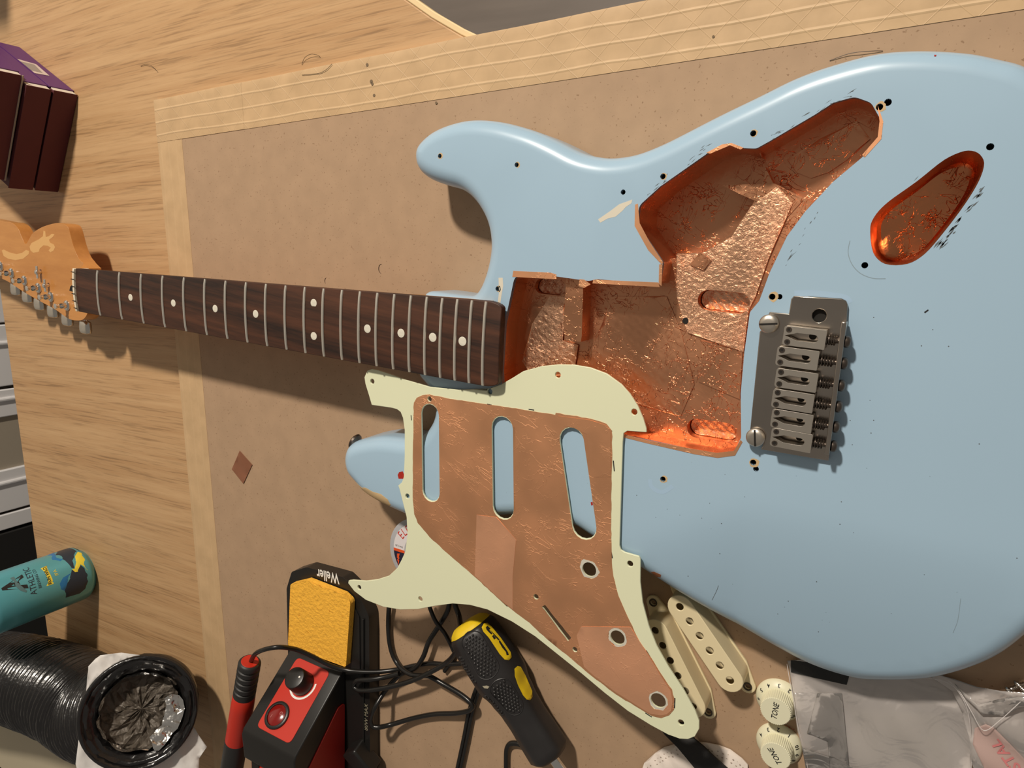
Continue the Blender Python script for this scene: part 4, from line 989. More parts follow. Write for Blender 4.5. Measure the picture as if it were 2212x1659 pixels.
def loft(fn, us, n=36, cap=True):
    V = []; F = []
    for u in us:
        for k in range(n): V.append(fn(u, 2*pi*k/n))
    for i in range(len(us)-1):
        for k in range(n): F.append((i*n+k, i*n+(k+1) % n, (i+1)*n+(k+1) % n, (i+1)*n+k))
    if cap: F += [tuple(range(n))[::-1], tuple((len(us)-1)*n+k for k in range(n))]
    return V, F
us = [-1, -0.3, 0.6, 1.5, 3, 5, 8]; u = 12
while u < LA-4: us.append(u); u += 4
us += [LA-2.5, LA-1, LA]
M_grip = mat('black_grip_rubber', (0.020, 0.018, 0.018), 0.42, var=0.15, vs=40, bump=0.1, bs=300)
mk('handle', loft(hs_, [x for x in us if x >= 5]), M_grip, SD, smooth=True, angle=60)
mk('end_cap', loft(lambda u, t: hs_(u, t, 0.15), [-1, -0.3, 0.6, 1.5, 3, 4.5, 5.2]), M_yellow, SD, smooth=True, angle=60)
def hpx(px, py):
    best = None; z = A_.z+24.0
    while z > A_.z-8:
        P = W(px, py, z)-A_; u = P.dot(XA); v = P.dot(YA); w = P.dot(ZA); r = hr(max(0, min(LA, u))); e_ = math.hypot(v, w)-r
        if best is None or abs(e_) < abs(best[0]): best = (e_, u, atan2(w, v))
        if e_ <= 0: break
        z -= 0.1
    return (best[1], best[2]*17)
hf = lambda x, y, o: hs_(x, y/17, o)
Q = lambda x, y: (800+x/4.377, 1280+y/4.377)
for pts, lab in (([(1050,330),(1075,290),(1110,285),(1150,320),(1240,430),(1330,560),(1340,610),(1310,640),(1270,632),(1225,580),(1120,430),(1065,370)], 'yellow inlay with worn black print'), ([(1365,720),(1395,693),(1425,700),(1470,790),(1530,930),(1535,985),(1510,1018),(1475,1012),(1440,970),(1395,880),(1365,790)], 'plain yellow inlay')):
    P = [hpx(*Q(a, b)) for a, b in pts]
    mk('handle_inlay', drape(P, hf, 0.35, 2.2), M_yellow, SD, smooth=True, angle=60, label=lab)
def worn(pts): return drape([hpx(*Q(a, b)) for a, b in pts], hf, 0.5, 3)
mk('worn_print', join(worn([(1088,330),(1105,315),(1135,340),(1120,352),(1150,385),(1140,398),(1110,370),(1095,352)]), worn([(1160,400),(1185,430),(1170,445),(1148,415)]), worn([(1130,352),(1220,440),(1212,452),(1180,420)]),
   worn([(1222,445),(1275,520),(1300,560),(1308,590),(1290,592),(1282,560),(1250,520),(1218,465)])), M_ink, SD)
V = []; F = []
def bumps(c0, c1, w, step=2.55):
    global V, F
    a, b = Vector(hpx(*Q(*c0))), Vector(hpx(*Q(*c1))); d = (b-a); L = d.length; d.normalize(); q = Vector((-d.y, d.x)); i = 0; u = -w
    while u < L+w:
        v = -w+(step/2 if i % 2 else 0)
        while v <= w:
            du = 0 if 0 <= u <= L else (-u if u < 0 else u-L)
            if math.hypot(du, v) <= w:
                p = a+d*u+q*v; c = hf(p.x, p.y, 0.0); nrm = (hf(p.x, p.y, 1.0)-c).normalized()
                g = lathe([(1.05, -0.2), (0.95, 0.45), (0.5, 0.8)], c, nrm, 7); V, F = join((V, F), g)
            v += step
        u += step*0.87; i += 1
bumps((965, 470), (1100, 720), 6.2); bumps((1235, 915), (1355, 1070), 5.8)
bumps((850, 620), (975, 850), 2.4, 2.6); bumps((1085, 985), (1250, 1150), 2.4, 2.6)
mk('grip_dimples', (V, F), M_grip, SD, smooth=True, kind='stuff')
for c0, c1, w in (((965, 470), (1100, 720), 7.6), ((1235, 915), (1355, 1070), 7.2)):
    cc = capsule(hpx(*Q(*c0)), hpx(*Q(*c1)), w, 10)
    mk('grip_pad_rim', tube([hf(x, y, 0.05) for x, y in cc+[cc[0]]], 0.45, 6), M_grip, SD, smooth=True)
mk('shaft', tube([B_-XA*4, B_+XA*120+Vector((0, 0, -10))], 4.0, 16), M_chrome, SD, smooth=True)
P = [hpx(*Q(a, b)) for a, b in ((1060,885),(1100,880),(1125,890),(1110,908),(1080,905))]
mk('paint_smear', drape(P, hf, 0.15, 3), mat('grey_smear', srgb(170, 162, 140), 0.5), SD)

# ---- solder reel
cx, cy, rr_ = circ3(*[W2(a, b, 19) for a, b in ((842, 1180), (857, 1131), (857, 1227))])
rr_ = min(rr_, 34)
cx = W2(842, 1180, 19)[0]+rr_; cy = W2(842, 1180, 19)[1]+1.0
SO = empty('solder_reel', (cx, cy, 4), 'grey reel of solder with white and navy label, under the pickguard waist', 'reel')
M_gp = mat('grey_translucent_plastic', srgb(176, 176, 180), 0.35)
mk('reel_flange', lathe([(12, 4.1), (rr_, 4.1), (rr_, 6), (12.2, 6)], (cx, cy, 0), n=48), M_gp, SO, smooth=True, angle=40)
mk('reel_flange', lathe([(12.6, 17), (rr_, 17), (rr_+.1, 18.6), (rr_-1, 19), (14, 19), (12.6, 18.6)], (cx, cy, 0), n=56, cap=False), M_gp, SO, smooth=True, angle=40)
mk('reel_core', lathe([(12.6, 4.2), (12.6, 19), (10.5, 19), (10.5, 4.2)], (cx, cy, 0), n=32, cap=False), M_gp, SO, smooth=True, angle=40)
mk('solder_wire', lathe([(rr_-6+.5*(i % 2), 6+i*0.55) for i in range(20)], (cx, cy, 0), n=40), M_chrome, SO, smooth=True)
def sector(a0, a1, r0, r1, z, n=24):
    V = [(cx+r*cos(radians(a0+(a1-a0)*k/n)), cy+r*sin(radians(a0+(a1-a0)*k/n)), z) for k in range(n+1) for r in (r0, r1)]
    return V, [(2*k, 2*k+1, 2*k+3, 2*k+2) for k in range(n)]
r1 = rr_-4.2; r0 = 14.4
mk('label', sector(0, 360, r0, r1, 19.06, 60), mat('label_white', srgb(226, 220, 222), 0.5), SO, label='white printed label')
def band(ya, yb, m, z, name):
    P = []; Pq = []
    for k in range(13):
        y = ya+(yb-ya)*k/12; P.append((-sqrt(max(r1*r1-y*y, 0)), y)); Pq.append((-sqrt(max(r0*r0-y*y, 0)) if abs(y) < r0 else -0.5, y))
    mk(name, drape([(cx+x, cy+y) for x, y in P+Pq[::-1]], lambda x, y, o: (x, y, 19.06+o+z), 0.02, 50), m, SO)
band(-3.2, -0.8, mat('label_orange', srgb(226, 84, 30), 0.5), 0.05, 'label_band'); band(-r1+.5, -3.2, mat('label_navy', srgb(30, 26, 54), 0.5), 0.05, 'label_band')
M_lr = mat('label_red', srgb(200, 52, 34), 0.5)
V, F = [], []
for i, ch in enumerate('ELECTRONICS'):
    a = radians(147-12.5*i); T = text2(ch, 9.6); R_ = (r0+r1)/2+1.4; c = Vector((cx+R_*cos(a), cy+R_*sin(a), 0)); X = Vector((sin(a), -cos(a), 0)); Y = Vector((cos(a), sin(a), 0))
    V, F = join((V, F), ([tuple(c+X*x*0.78+Y*y*1.05+Vector((0, 0, 19.16))) for x, y in T[0]], T[1]))
mk('label_lettering', (V, F), M_lr, SO)
T = text2('062" (1.6mm)', 2.2); c = Vector((cx-(r0+r1)/2, cy+1.8, 19.16)); mk('label_small_print', ([tuple(c+Vector((x*.62, y, 0))) for x, y in T[0]], T[1]), M_ink, SO)
c = Vector((cx-(r0+r1)/2-0.5, cy-9.5, 19.2)); mk('bolt_mark', ([tuple(c+Vector((x, y, 0))) for x, y in ((1.4, 5), (-1.4, 4.2), (-1.2, 0.4), (-.2, .4), (-1.6, -1.8), (-.6, -1.8), (0, -6), (1, -1.2), (0.1, -1), (1.4, 1.2), (.5, 1.4))], [tuple(range(11))]), mat('label_orange', (1, .3, .1), .5), SO)

# ---- pickup covers
def cover(hole1, hole6, ear, label):
    a, b = Vector(W2(*hole1, 22)), Vector(W2(*hole6, 22)); d = (b-a).normalized(); mid = (a+b)/2; q = Vector((-d.y, d.x)); pitch = (b-a).length/5
    E = empty('pickup_cover', (mid.x, mid.y, 4), label, 'pickup cover', 'loose pickup covers')
    f = lambda u, v: tuple(mid+d*u+q*v)
    L = 26.5; R = 8.6
    holes = [circ(*f((i-2.5)*pitch, 0), 2.45, 18) for i in range(6)]
    V, F = prism(capsule(f(-L, 0), f(L, 0), R, 12), 21.0, 22.2, holes); 
    mk('cover_top', (V, F), M_cream, E, bevel=0.5)
    # side wall, open below
    V = []; F = []; P = capsule(f(-L, 0), f(L, 0), R, 12); Pi = capsule(f(-L, 0), f(L, 0), R-1.4, 12); nP = len(P)
    for PP, z in ((P, 5.5), (P, 21.6), (Pi, 21.6), (Pi, 5.5)): V += [(x, y, z) for x, y in PP]
    for j in range(4):
        for i in range(nP): F.append((j*nP+i, j*nP+(i+1) % nP, ((j+1) % 4)*nP+(i+1) % nP, ((j+1) % 4)*nP+i))
    mk('cover_wall', (V, F), M_cream, E, smooth=True, angle=50)
    eh = [circ(*f(s*40.5, 0), 1.9, 14) for s in (-1, 1)]
    fl_ = [f(-45.6, 0)]
    P = []
    for s in (1, -1):
        for k in range(9):
            t = -pi/2+pi*k/8; P.append(f(s*(40.3+5.2*cos(t)), s*5.2*sin(t)))
        P += [f(s*26, s*9.6)] if s == 1 else [f(s*26, s*9.6)]
        P += [f(-s*26, s*9.6)]
    mk('flange', prism(P, 4.1, 6.4, eh+[capsule(f(-L+1, 0), f(L-1, 0), R-2.2, 10)]), M_cream, E, bevel=0.5)
    for s in (-1, 1):
        x, y = f(s*40.5, 0); mk('eyelet', lathe([(1.95, 6.3), (2.9, 6.5), (2.9, 6.9), (2.1, 6.9), (1.9, 4.2)], (x, y, 0), n=18, cap=False), mat('eyelet_brown', (0.05, 0.035, 0.02), 0.5), E, smooth=True)
cover((1468.5, 1311), (1577, 1470), None, 'cream six-hole pickup cover lying nearest the blue body, fully in view')
cover((1415, 1362), (1497, 1526), None, 'cream six-hole pickup cover partly hidden beneath the pickguard edge')

# ---- tone knobs
def knob(top, ang, nums, label):
    c = W(*top, 18.5); x, y = c.x, c.y
    E = empty('tone_knob', (x, y, 4), label, 'knob', 'cream tone knobs')
    M_k = mat('pale_mint_knob', srgb(232, 228, 198), 0.4)
    mk('knob_skirt', lathe([(14.2, 4.1), (14.3, 5.0), (13.4, 6.4), (11.2, 8.6), (9.8, 9.2)], (x, y, 0), n=48), M_k, E, smooth=True, angle=50)
    V = []; F = []; n = 96
    for z, r in ((9.0, 9.9), (9.3, 9.9), (18.1, 9.3), (18.5, 9.0)):
        for k in range(n): rr = r-(0.38 if k % 2 else 0)*(1 if z < 18.4 else 1); V.append((x+rr*cos(2*pi*k/n), y+rr*sin(2*pi*k/n), z))
    for j in range(3):
        for k in range(n): F.append((j*n+k, j*n+(k+1) % n, (j+1)*n+(k+1) % n, (j+1)*n+k))
    F += [tuple(3*n+k for k in range(n))]
    mk('knob_cap', (V, F), M_k, E)
    a = radians(ang); T = text2('TONE', 4.9, bold=0.015, shear=0.25); X = Vector((cos(a), sin(a), 0)); Y = Vector((-sin(a), cos(a), 0)); wx = max(v[0] for v in T[0])-min(v[0] for v in T[0])
    mk('knob_lettering', ([tuple(Vector((x, y, 18.56))+X*u*11.3/wx+Y*v) for u, v in T[0]], T[1]), M_ink, E)
    V, F = [], []
    for s, deg in nums:
        t = radians(deg); R_ = 11.9; o = Vector((cos(t), sin(t), 0)); sl_ = Vector((o.x*2.2, o.y*2.2, -2.0)).normalized(); c = Vector((x, y, 7.95))+o*(R_-0.05); Xd = Vector((o.y, -o.x, 0))*-1
        T = text2(s, 3.5, bold=0.02); Xn = Xd; Yn = -sl_; N_ = Xn.cross(Yn)
        if N_.z < 0: N_ = -N_
        V, F = join((V, F), ([tuple(c+Xn*u+Yn*v+N_*0.15) for u, v in T[0]], T[1]))
    mk('skirt_numerals', (V, F), M_ink, E)
knob((1675, 1537), 88, [('1', 30), ('2', 62), ('3', 94), ('4', 126), ('5', 157), ('6', 190), ('10', -32)], 'cream tone knob reading upwards, nearer the guitar body, skirt under the bag')
knob((1675, 1634), 130, [('1', 62), ('2', 96), ('3', 128), ('4', 160), ('10', 20), ('9', -5), ('8', -30)], 'cream tone knob with diagonal lettering, cut by the bottom edge of the photo')
# copper and varnish crumbs between the knobs
V, F = [], []
for k in range(40):
    p = W(random.gauss(1698, 7), random.gauss(1572, 4), 4.5); V, F = join((V, F), ([tuple(p+Vector((random.uniform(-.9, .9), random.uniform(-.6, .6), random.uniform(0, .8)))) for _ in range(4)], [(0, 1, 2), (0, 2, 3), (0, 3, 1), (1, 3, 2)]))
mk('debris', (V, F), mat('brown_crumbs', srgb(150, 86, 50), 0.6), None, label='pinch of reddish brown crumbs between the two tone knobs', cat='debris', kind='stuff')

# ---- face mask and the black strap over it
mo = [(1375,1700),(1388.5,1654),(1411,1634),(1431,1621),(1461,1612),(1495,1608),(1524,1611),(1550,1616),(1575,1626),(1600,1644),(1613,1658),(1620,1700)]
MO = WL(mo, 9)
mcx = sum(p[0] for p in MO)/len(MO); mcy = min(p[1] for p in MO)
def mf(x, y, o): d = min(math.hypot(x-p[0], y-p[1]) for p in MO[1:-1]); return (x, y, 5.4+min(5.5, d*0.55)+o+0.3*sin(x*.35)*sin(y*.3))
MK = mk('face_mask', drape(MO, mf, 0.5, 3), mat('white_nonwoven', srgb(226, 214, 204), 0.85, bump=0.3, bs=500, bdist=0.0003), None, smooth=True, label='white nonwoven face mask with embossed dotted rim at the bottom edge', cat='mask')
V, F = [], []
inn = catmull([W(a, b, 9) for a, b in mo[1:-1]], 6)
for row, off in ((0, 3.2), (1, 5.6)):
    L_ = 0; last = None
    for i in range(1, len(inn)-1):
        t = (inn[i+1]-inn[i-1]).normalized(); q = Vector((t.y, -t.x, 0)); p = inn[i]+q*off
        if last is None or (p-last).length > 2.5:
            last = p.copy(); x, y, z = mf(p.x, p.y, 0.56); V, F = join((V, F), lathe([(0.55, 0), (0.55, 0.08)], (x, y, z), n=8))
mk('embossed_dots', (V, F), mat('emboss_grey', srgb(176, 160, 148), 0.8), MK, kind='stuff')
sl1 = [(1420,1560),(1436,1584),(1464,1612),(1486.6,1639),(1503,1659),(1530,1700)]; sr1 = [(1478,1560),(1500.5,1594),(1521,1611),(1547,1636),(1573,1659),(1612,1700)]
V = []; F = []
for i, (a, b) in enumerate(zip(sl1, sr1)):
    z = [5, 6, 10.5, 13, 13.5, 13][i]
    for p in (W(*a, z), W(*b, z)): V += [tuple(p), tuple(p+Vector((0, 0, 1.3)))]
for i in range(5):
    k = i*4; F += [(k, k+4, k+6, k+2), (k+1, k+3, k+7, k+5), (k, k+1, k+5, k+4), (k+2, k+6, k+7, k+3)]
F += [(0, 2, 3, 1), (20, 21, 23, 22)]
mk('strap', (V, F), mat('black_webbing', (0.013, 0.012, 0.012), 0.7, bump=0.3, bs=900, bdist=0.0003), None, smooth=True, angle=30, label='flat black strap from under the pickguard tip across the white mask', cat='strap')

# ---- clear plastic bags
def film(name, haze, col):
    m = bpy.data.materials.new(name); m.use_nodes = True; nt = m.node_tree; N = nt.nodes; L = nt.links; N.remove(N['Principled BSDF']); out = N['Material Output']
    tr = N.new('ShaderNodeBsdfTransparent'); df = N.new('ShaderNodeBsdfDiffuse'); df.inputs[0].default_value = (*col, 1); gl = N.new('ShaderNodeBsdfGlossy'); gl.inputs['Roughness'].default_value = 0.12; gl.inputs[0].default_value = (1, 0.98, 0.95, 1)
    tc = N.new('ShaderNodeTexCoord'); n = N.new('ShaderNodeTexNoise'); n.inputs['Scale'].default_value = 38; n.inputs['Detail'].default_value = 3; n.inputs['Distortion'].default_value = 1.2; L.new(tc.outputs['Object'], n.inputs[0])
    b = N.new('ShaderNodeBump'); b.inputs['Strength'].default_value = 0.9; b.inputs['Distance'].default_value = 0.004; L.new(n.outputs[0], b.inputs['Height']); L.new(b.outputs[0], gl.inputs['Normal'])
    tl = N.new('ShaderNodeBsdfTranslucent'); tl.inputs[0].default_value = (*col, 1); m0 = N.new('ShaderNodeMixShader'); m0.inputs[0].default_value = 0.45; L.new(df.outputs[0], m0.inputs[1]); L.new(tl.outputs[0], m0.inputs[2])
    m1 = N.new('ShaderNodeMixShader'); m1.inputs[0].default_value = haze; L.new(tr.outputs[0], m1.inputs[1]); L.new(m0.outputs[0], m1.inputs[2])
    fr = N.new('ShaderNodeFresnel'); fr.inputs[0].default_value = 1.5; L.new(b.outputs[0], fr.inputs['Normal']); ma = N.new('ShaderNodeMath'); ma.operation = 'MULTIPLY_ADD'; ma.inputs[1].default_value = 1.0; ma.inputs[2].default_value = 0.05; L.new(fr.outputs[0], ma.inputs[0])
    m2 = N.new('ShaderNodeMixShader'); L.new(ma.outputs[0], m2.inputs[0]); L.new(m1.outputs[0], m2.inputs[1]); L.new(gl.outputs[0], m2.inputs[2]); L.new(m2.outputs[0], out.inputs[0])
    return m
M_film = film('clear_film', 0.62, (0.95, 0.89, 0.86)); M_film2 = film('clear_film_double', 0.26, (0.96, 0.91, 0.88))
BG = empty('plastic_bag', (735, -240, 4), 'clear crinkled plastic bag with black strip, tucked below the blue body', 'bag')
def filmsheet(pts, zf, m, name, par, step=3.0, lab=None, w=0.0):
    P = WL(pts, 10)
    P = ccw(P); vs, F = cdt(P, (), gridpts(P, step)); V = []
    for x, y in vs:
        V.append((x, y, zf(x, y)))
    o = mk(name, (V, F), m, par, smooth=True, angle=180, label=lab); md = o.modifiers.new('thickness', 'SOLIDIFY'); md.thickness = 0.05*S; md.offset = 0
    return o
kx, ky, _ = W(1680, 1580, 18)
def zf1(x, y):
    d = math.hypot(x-kx, y-ky); z = 7.5+0.7*sin(x*0.11+y*0.05)*sin(y*0.13-x*0.03)+0.3*sin(x*.31+y*.22)
    ridge_ = 6*math.exp(-((x-768-(y+232)*0.55)/5)**2)*math.exp(-((y+225)/22)**2)
    return max(z+ridge_, 13.8-max(0, d-19)*0.45 if d < 45 else 0) if y < -180 else 6.4
filmsheet([(1699,1432),(1704,1450),(1713,1500),(1724,1570),(1738,1620),(1748,1660),(1752,1720),(2102,1720),(2100,1640),(2090,1560),(2098,1524),(2085,1500),(2060,1478),(2030,1462),(1985,1452),(1985,1430),(1850,1420)], zf1, M_film, 'bag_front', BG, 2.5)
filmsheet([(1706,1440),(1722,1520),(1742,1640),(1760,1720),(2090,1720),(2080,1560),(2050,1490),(1960,1470)], lambda x, y: 4.75+0.2*sin(x*.2)*sin(y*.2), M_film2, 'bag_back', BG, 4)
filmsheet([(1765,1500),(1818,1500),(1832,1640),(1838,1720),(1795,1720),(1788,1600),(1745,1575)], lambda x, y: zf1(x, y)+0.9, M_film2, 'bag_fold', BG, 3)
filmsheet([(1735,1605),(1800,1640),(1880,1680),(1940,1720),(1750,1720)], lambda x, y: zf1(x, y)+1.4, M_film2, 'bag_fold', BG, 3)
card = WL([(1838,1528),(2030,1540),(2046,1600),(2050,1720),(1842,1720)], 5)
mk('card_insert', prism(card, 5.25, 5.6), mat('pale_green_card', srgb(206, 204, 176), 0.6), BG)
st = WL([(1708,1428),(1708,1454),(1740,1461),(1780,1469),(1829,1479),(1834,1462),(1834,1440)], 8.6)
mk('black_strip', drape(st, lambda x, y, o: (x, y, zf1(x, y)+0.5+o), 0.1, 3), M_ink, BG)
def edge(pts, r=0.35, par=None, name='film_edge'): return mk(name, tube(catmull([W(*p) for p in pts], 6), r, 6), film_rim, par, smooth=True)
film_rim = mat('film_rim', (0.85, 0.8, 0.78), 0.15, alpha=0.55)
edge([(1990,1462,12),(2040,1472,13),(2065,1488,15),(2085,1520,15),(2095,1560,13),(2098,1620,10),(2100,1700,9)], 0.22, BG)
edge([(1700,1434,8),(1706,1470,12),(1714,1510,15),(1724,1570,15),(1738,1620,13),(1750,1690,10)], 0.22, BG)
BG2 = empty('plastic_bag', (800, -215, 4), 'smaller open clear bag with pink printed band in the lower right corner', 'bag')
def zf2(x, y): return 9+3.5*sin((x-760)*0.07)+1.2*sin(y*.25+x*.1)
filmsheet([(1990,1455),(2060,1470),(2110,1484),(2160,1488),(2230,1492),(2260,1560),(2240,1720),(2120,1720),(2098,1640),(2094,1600),(2078,1540),(2058,1495)], zf2, M_film, 'bag_front', BG2, 2.5)
filmsheet([(2060,1472),(2085,1500),(2120,1530),(2170,1533),(2200,1520),(2240,1500),(2260,1490),(2160,1500),(2110,1512)], lambda x, y: zf2(x, y)+3, M_film2, 'bag_lip', BG2, 2.5)
edge([(2050,1470,12),(2075,1497,15),(2100,1540,17),(2125,1578,17),(2160,1556,17),(2200,1520,16),(2235,1490,14)], 0.22, BG2)
pk = [(2105,1570),(2128,1556),(2145,1562),(2190,1610),(2260,1690),(2230,1740),(2160,1720),(2120,1640),(2100,1600)]
filmsheet(pk, lambda x, y: zf2(x, y)+1.2, mat('pink_tinted_film', srgb(214, 184, 176), 0.3, alpha=0.6), 'printed_band', BG2, 3)
T = text2('STAL', 7.5, bold=0.02); c = W(2172, 1628, 12); X = Vector(W(2205, 1668, 12)-W(2150, 1598, 12)).normalized(); X = -X; Y = Vector((0, 0, 1)).cross(X)
mk('red_lettering', ([(lambda p: (p.x, p.y, zf2(p.x, p.y)+1.6))(c+X*u*1.1-Vector((X.x, X.y, 0))*0+Y*v) for u, v in T[0]], T[1]), mat('pink_red_print', srgb(206, 124, 124), 0.6), BG2)
# ---- loose screws at the right edge
def screw(a, b, label):
    p, q = W(*a), W(*b); d = (q-p).normalized(); L_ = (q-p).length
    E = empty('screw', tuple(p), label, 'screw', 'loose screws by the bag')
    pr = [(0.4, L_)]; 
    pr = [(1.5, 0)]+[(1.5-(0.35 if i % 2 else 0), 1+i*0.5) for i in range(int(L_*2)-4)]+[(0.3, L_)]
    mk('thread', lathe(pr, p, d, 12), M_steel, E, smooth=True, angle=60)
    mk('screw_head', lathe([(1.5, -0.2), (3.0, -1.2), (2.9, -1.9), (1.8, -2.6), (0.5, -2.8)][::-1], p, d, 18), M_chrome, E, smooth=True, angle=50)
screw((2184, 1489, 9), (2222, 1474, 7), 'small steel screw with bright head at the right edge of the photo')
screw((2222, 1502, 8), (2190, 1470, 8), 'small pointed steel screw crossing the bright-headed one')

for (px, py, r) in ((793, 140, 1.3), (802, 176, 1.5), (804, 181, 1.2), (808, 206, 1.2), (1541, 79, .8), (942, 222, 1.0)):
    x, y = W2(px, py, 4.6); mk('smudge', lathe([(r, 0), (r*.9, .06)], (x, y, 4.62), n=10), mat('tape_smudge', srgb(120, 100, 76), 0.8), bpy.data.objects['drawing_board'])
# ---- copper offcut and hairs
dp = WL([(517,974),(544,1004),(525,1045),(500,1014)], 5)
mk('copper_offcut', drape(dp, lambda x, y, o: (x, y, 4.4+o+0.4*abs(sin((x+y)*.16))), 0.12, 3), copper('copper_foil_offcut', (0.70, 0.32, 0.20), 0.35, 0.2, 40, 0.05, 100, 0.05), None, smooth=True, label='small diamond-shaped copper foil offcut on the brown board left of the pickguard', cat='foil')
M_hair = mat('hair', (0.03, 0.018, 0.01), 0.5)
for pts, lab in (([(1792,131,4.3),(1830,117,5),(1858,112,5.4),(1888,110,5),(1907,110,4.4)], 'stray hair on the board by the upper edge of the blue body'),
                 ([(652,140,0.3),(658,125,1.5),(672,117,2),(688,120,1),(692,124,0.3)], 'curled hair on the oak desk touching the tape edge'),
                 ([(304,143,0.3),(313,139,1),(325,141,1.4),(335,149,1),(341,156,0.3)], 'short curved hair on the oak desk above the board corner'),
                 ([(652,162,4.9),(690,158,5.0),(705,150,5.2),(717,138,5)], 'dark hair lying along the top tape')):
    mk('hair', tube(catmull([W(*p) for p in pts], 6), 0.17, 5), M_hair, None, smooth=True, label=lab, cat='hair')

# ---- drink can
CX, CY, CR = -135.0, -358.0, 33.0
def canhit(px, py):
    d = ray(px, py); ox, oy = CC.x-CX, CC.y-CY; a = d.x**2+d.y**2; b = 2*(ox*d.x+oy*d.y); c = ox*ox+oy*oy-CR*CR; D = b*b-4*a*c
    if D < 0: t = -b/(2*a)
    else: t = (-b-sqrt(D))/(2*a)
    p = CC+d*t; return (atan2(p.y-CY, p.x-CX)*CR, p.z)
CAN = empty('drink_can', (CX, CY, 0), 'teal aluminium drink can with navy and yellow artwork standing at the left edge', 'can')
M_teal = mat('teal_can_print', srgb(96, 176, 188), 0.32, metal=0.35, coat=0.3)
def crad(z): return CR if z > 9 else CR-7*(1-z/9)**1.6
mk('can_body', lathe([(24, 2.0), (25.5, 0.3), (27, 0.2)]+[(crad(z), z) for z in (1, 2, 4, 6, 9)]+[(CR, 30), (CR, 60), (CR, 104), (31, 110), (27.5, 116)], (CX, CY, 0), n=64), M_teal, CAN, smooth=True, angle=70)
mk('can_rim', lathe([(27.4, 115.8), (28.2, 117.5), (27.8, 119), (26, 119), (25.4, 114), (2, 114.5)], (CX, CY, 0), n=48, cap=False), M_chrome, CAN, smooth=True)
cf = lambda s, h, o: (CX+(crad(h)+o)*cos(s/CR), CY+(crad(h)+o)*sin(s/CR), h)
def art(pts, m, o, name='can_artwork'): mk(name, drape([(lambda s, h: (s, max(0.6, h)))(*canhit(a, b)) for a, b in pts], cf, o, 4), m, CAN, smooth=True)
M_navy = mat('can_navy', srgb(40, 52, 66), 0.35); M_cblue = mat('can_blue', srgb(40, 120, 178), 0.35); M_cy = mat('can_yellow', srgb(236, 212, 64), 0.4)
art([(101,1187),(119,1189),(120,1199),(136,1208),(130,1212),(113,1209),(103,1200)], M_cblue, 0.1)
art([(108,1186),(130,1179),(148,1174),(161,1178),(172,1188),(162,1193),(160,1203),(161,1228),(155,1227),(145,1215),(136,1208),(120,1199),(119,1190)], M_navy, 0.12)
art([(153,1238),(145,1261),(140,1276),(132,1273),(129,1261),(136,1248)], M_cblue, 0.1)
art([(155,1231),(165,1235),(172,1219),(182,1227),(189,1241),(190,1256),(184,1272),(172,1282),(142,1291),(140,1276),(145,1261),(153,1241)], M_navy, 0.12)
art([(155,1229),(161,1229),(162,1202),(168,1192),(176,1194),(183,1208),(189,1232),(182,1224),(174,1219),(168,1235),(162,1236)], M_cy, 0.16)
art([(88,1228),(101,1222),(116,1261),(101,1266)], M_cy, 0.1)
def cantext(s_, pa, pb, hh, m, bold=0.0, name='can_lettering'):
    a, b = canhit(*pa), canhit(*pb); T = text2(s_, 1, bold=bold); x0 = min(v[0] for v in T[0]); x1 = max(v[0] for v in T[0]); ym = max(v[1] for v in T[0]); yn = min(v[1] for v in T[0])
    out = []
    for x, y in T[0]:
        t = (x-x0)/(x1-x0); out.append(cf(a[0]+(b[0]-a[0])*t, a[1]+(b[1]-a[1])*t+((y-yn)/(ym-yn)-.5)*hh, 0.25))
    mk(name, (out, T[1]), m, CAN)
cantext('ATHLETIC', (73, 1285), (55, 1228), 6.5, M_navy); cantext('BREWING CO', (87, 1270), (72, 1231), 3.2, M_navy)
cantext('RUN WILD', (108, 1262), (95, 1226), 3.6, M_ink, 0.02); cantext('IPA', (123, 1243), (117, 1231), 3.4, M_cy)
cantext('A', (36, 1280), (22, 1250), 24, M_ink, 0.04, 'can_emblem')
art([(22,1249),(30,1246),(42,1262),(58,1276),(56,1280),(44,1276),(33,1266)], mat('emblem_grey', srgb(88, 120, 124), 0.5), 0.3, 'can_emblem')

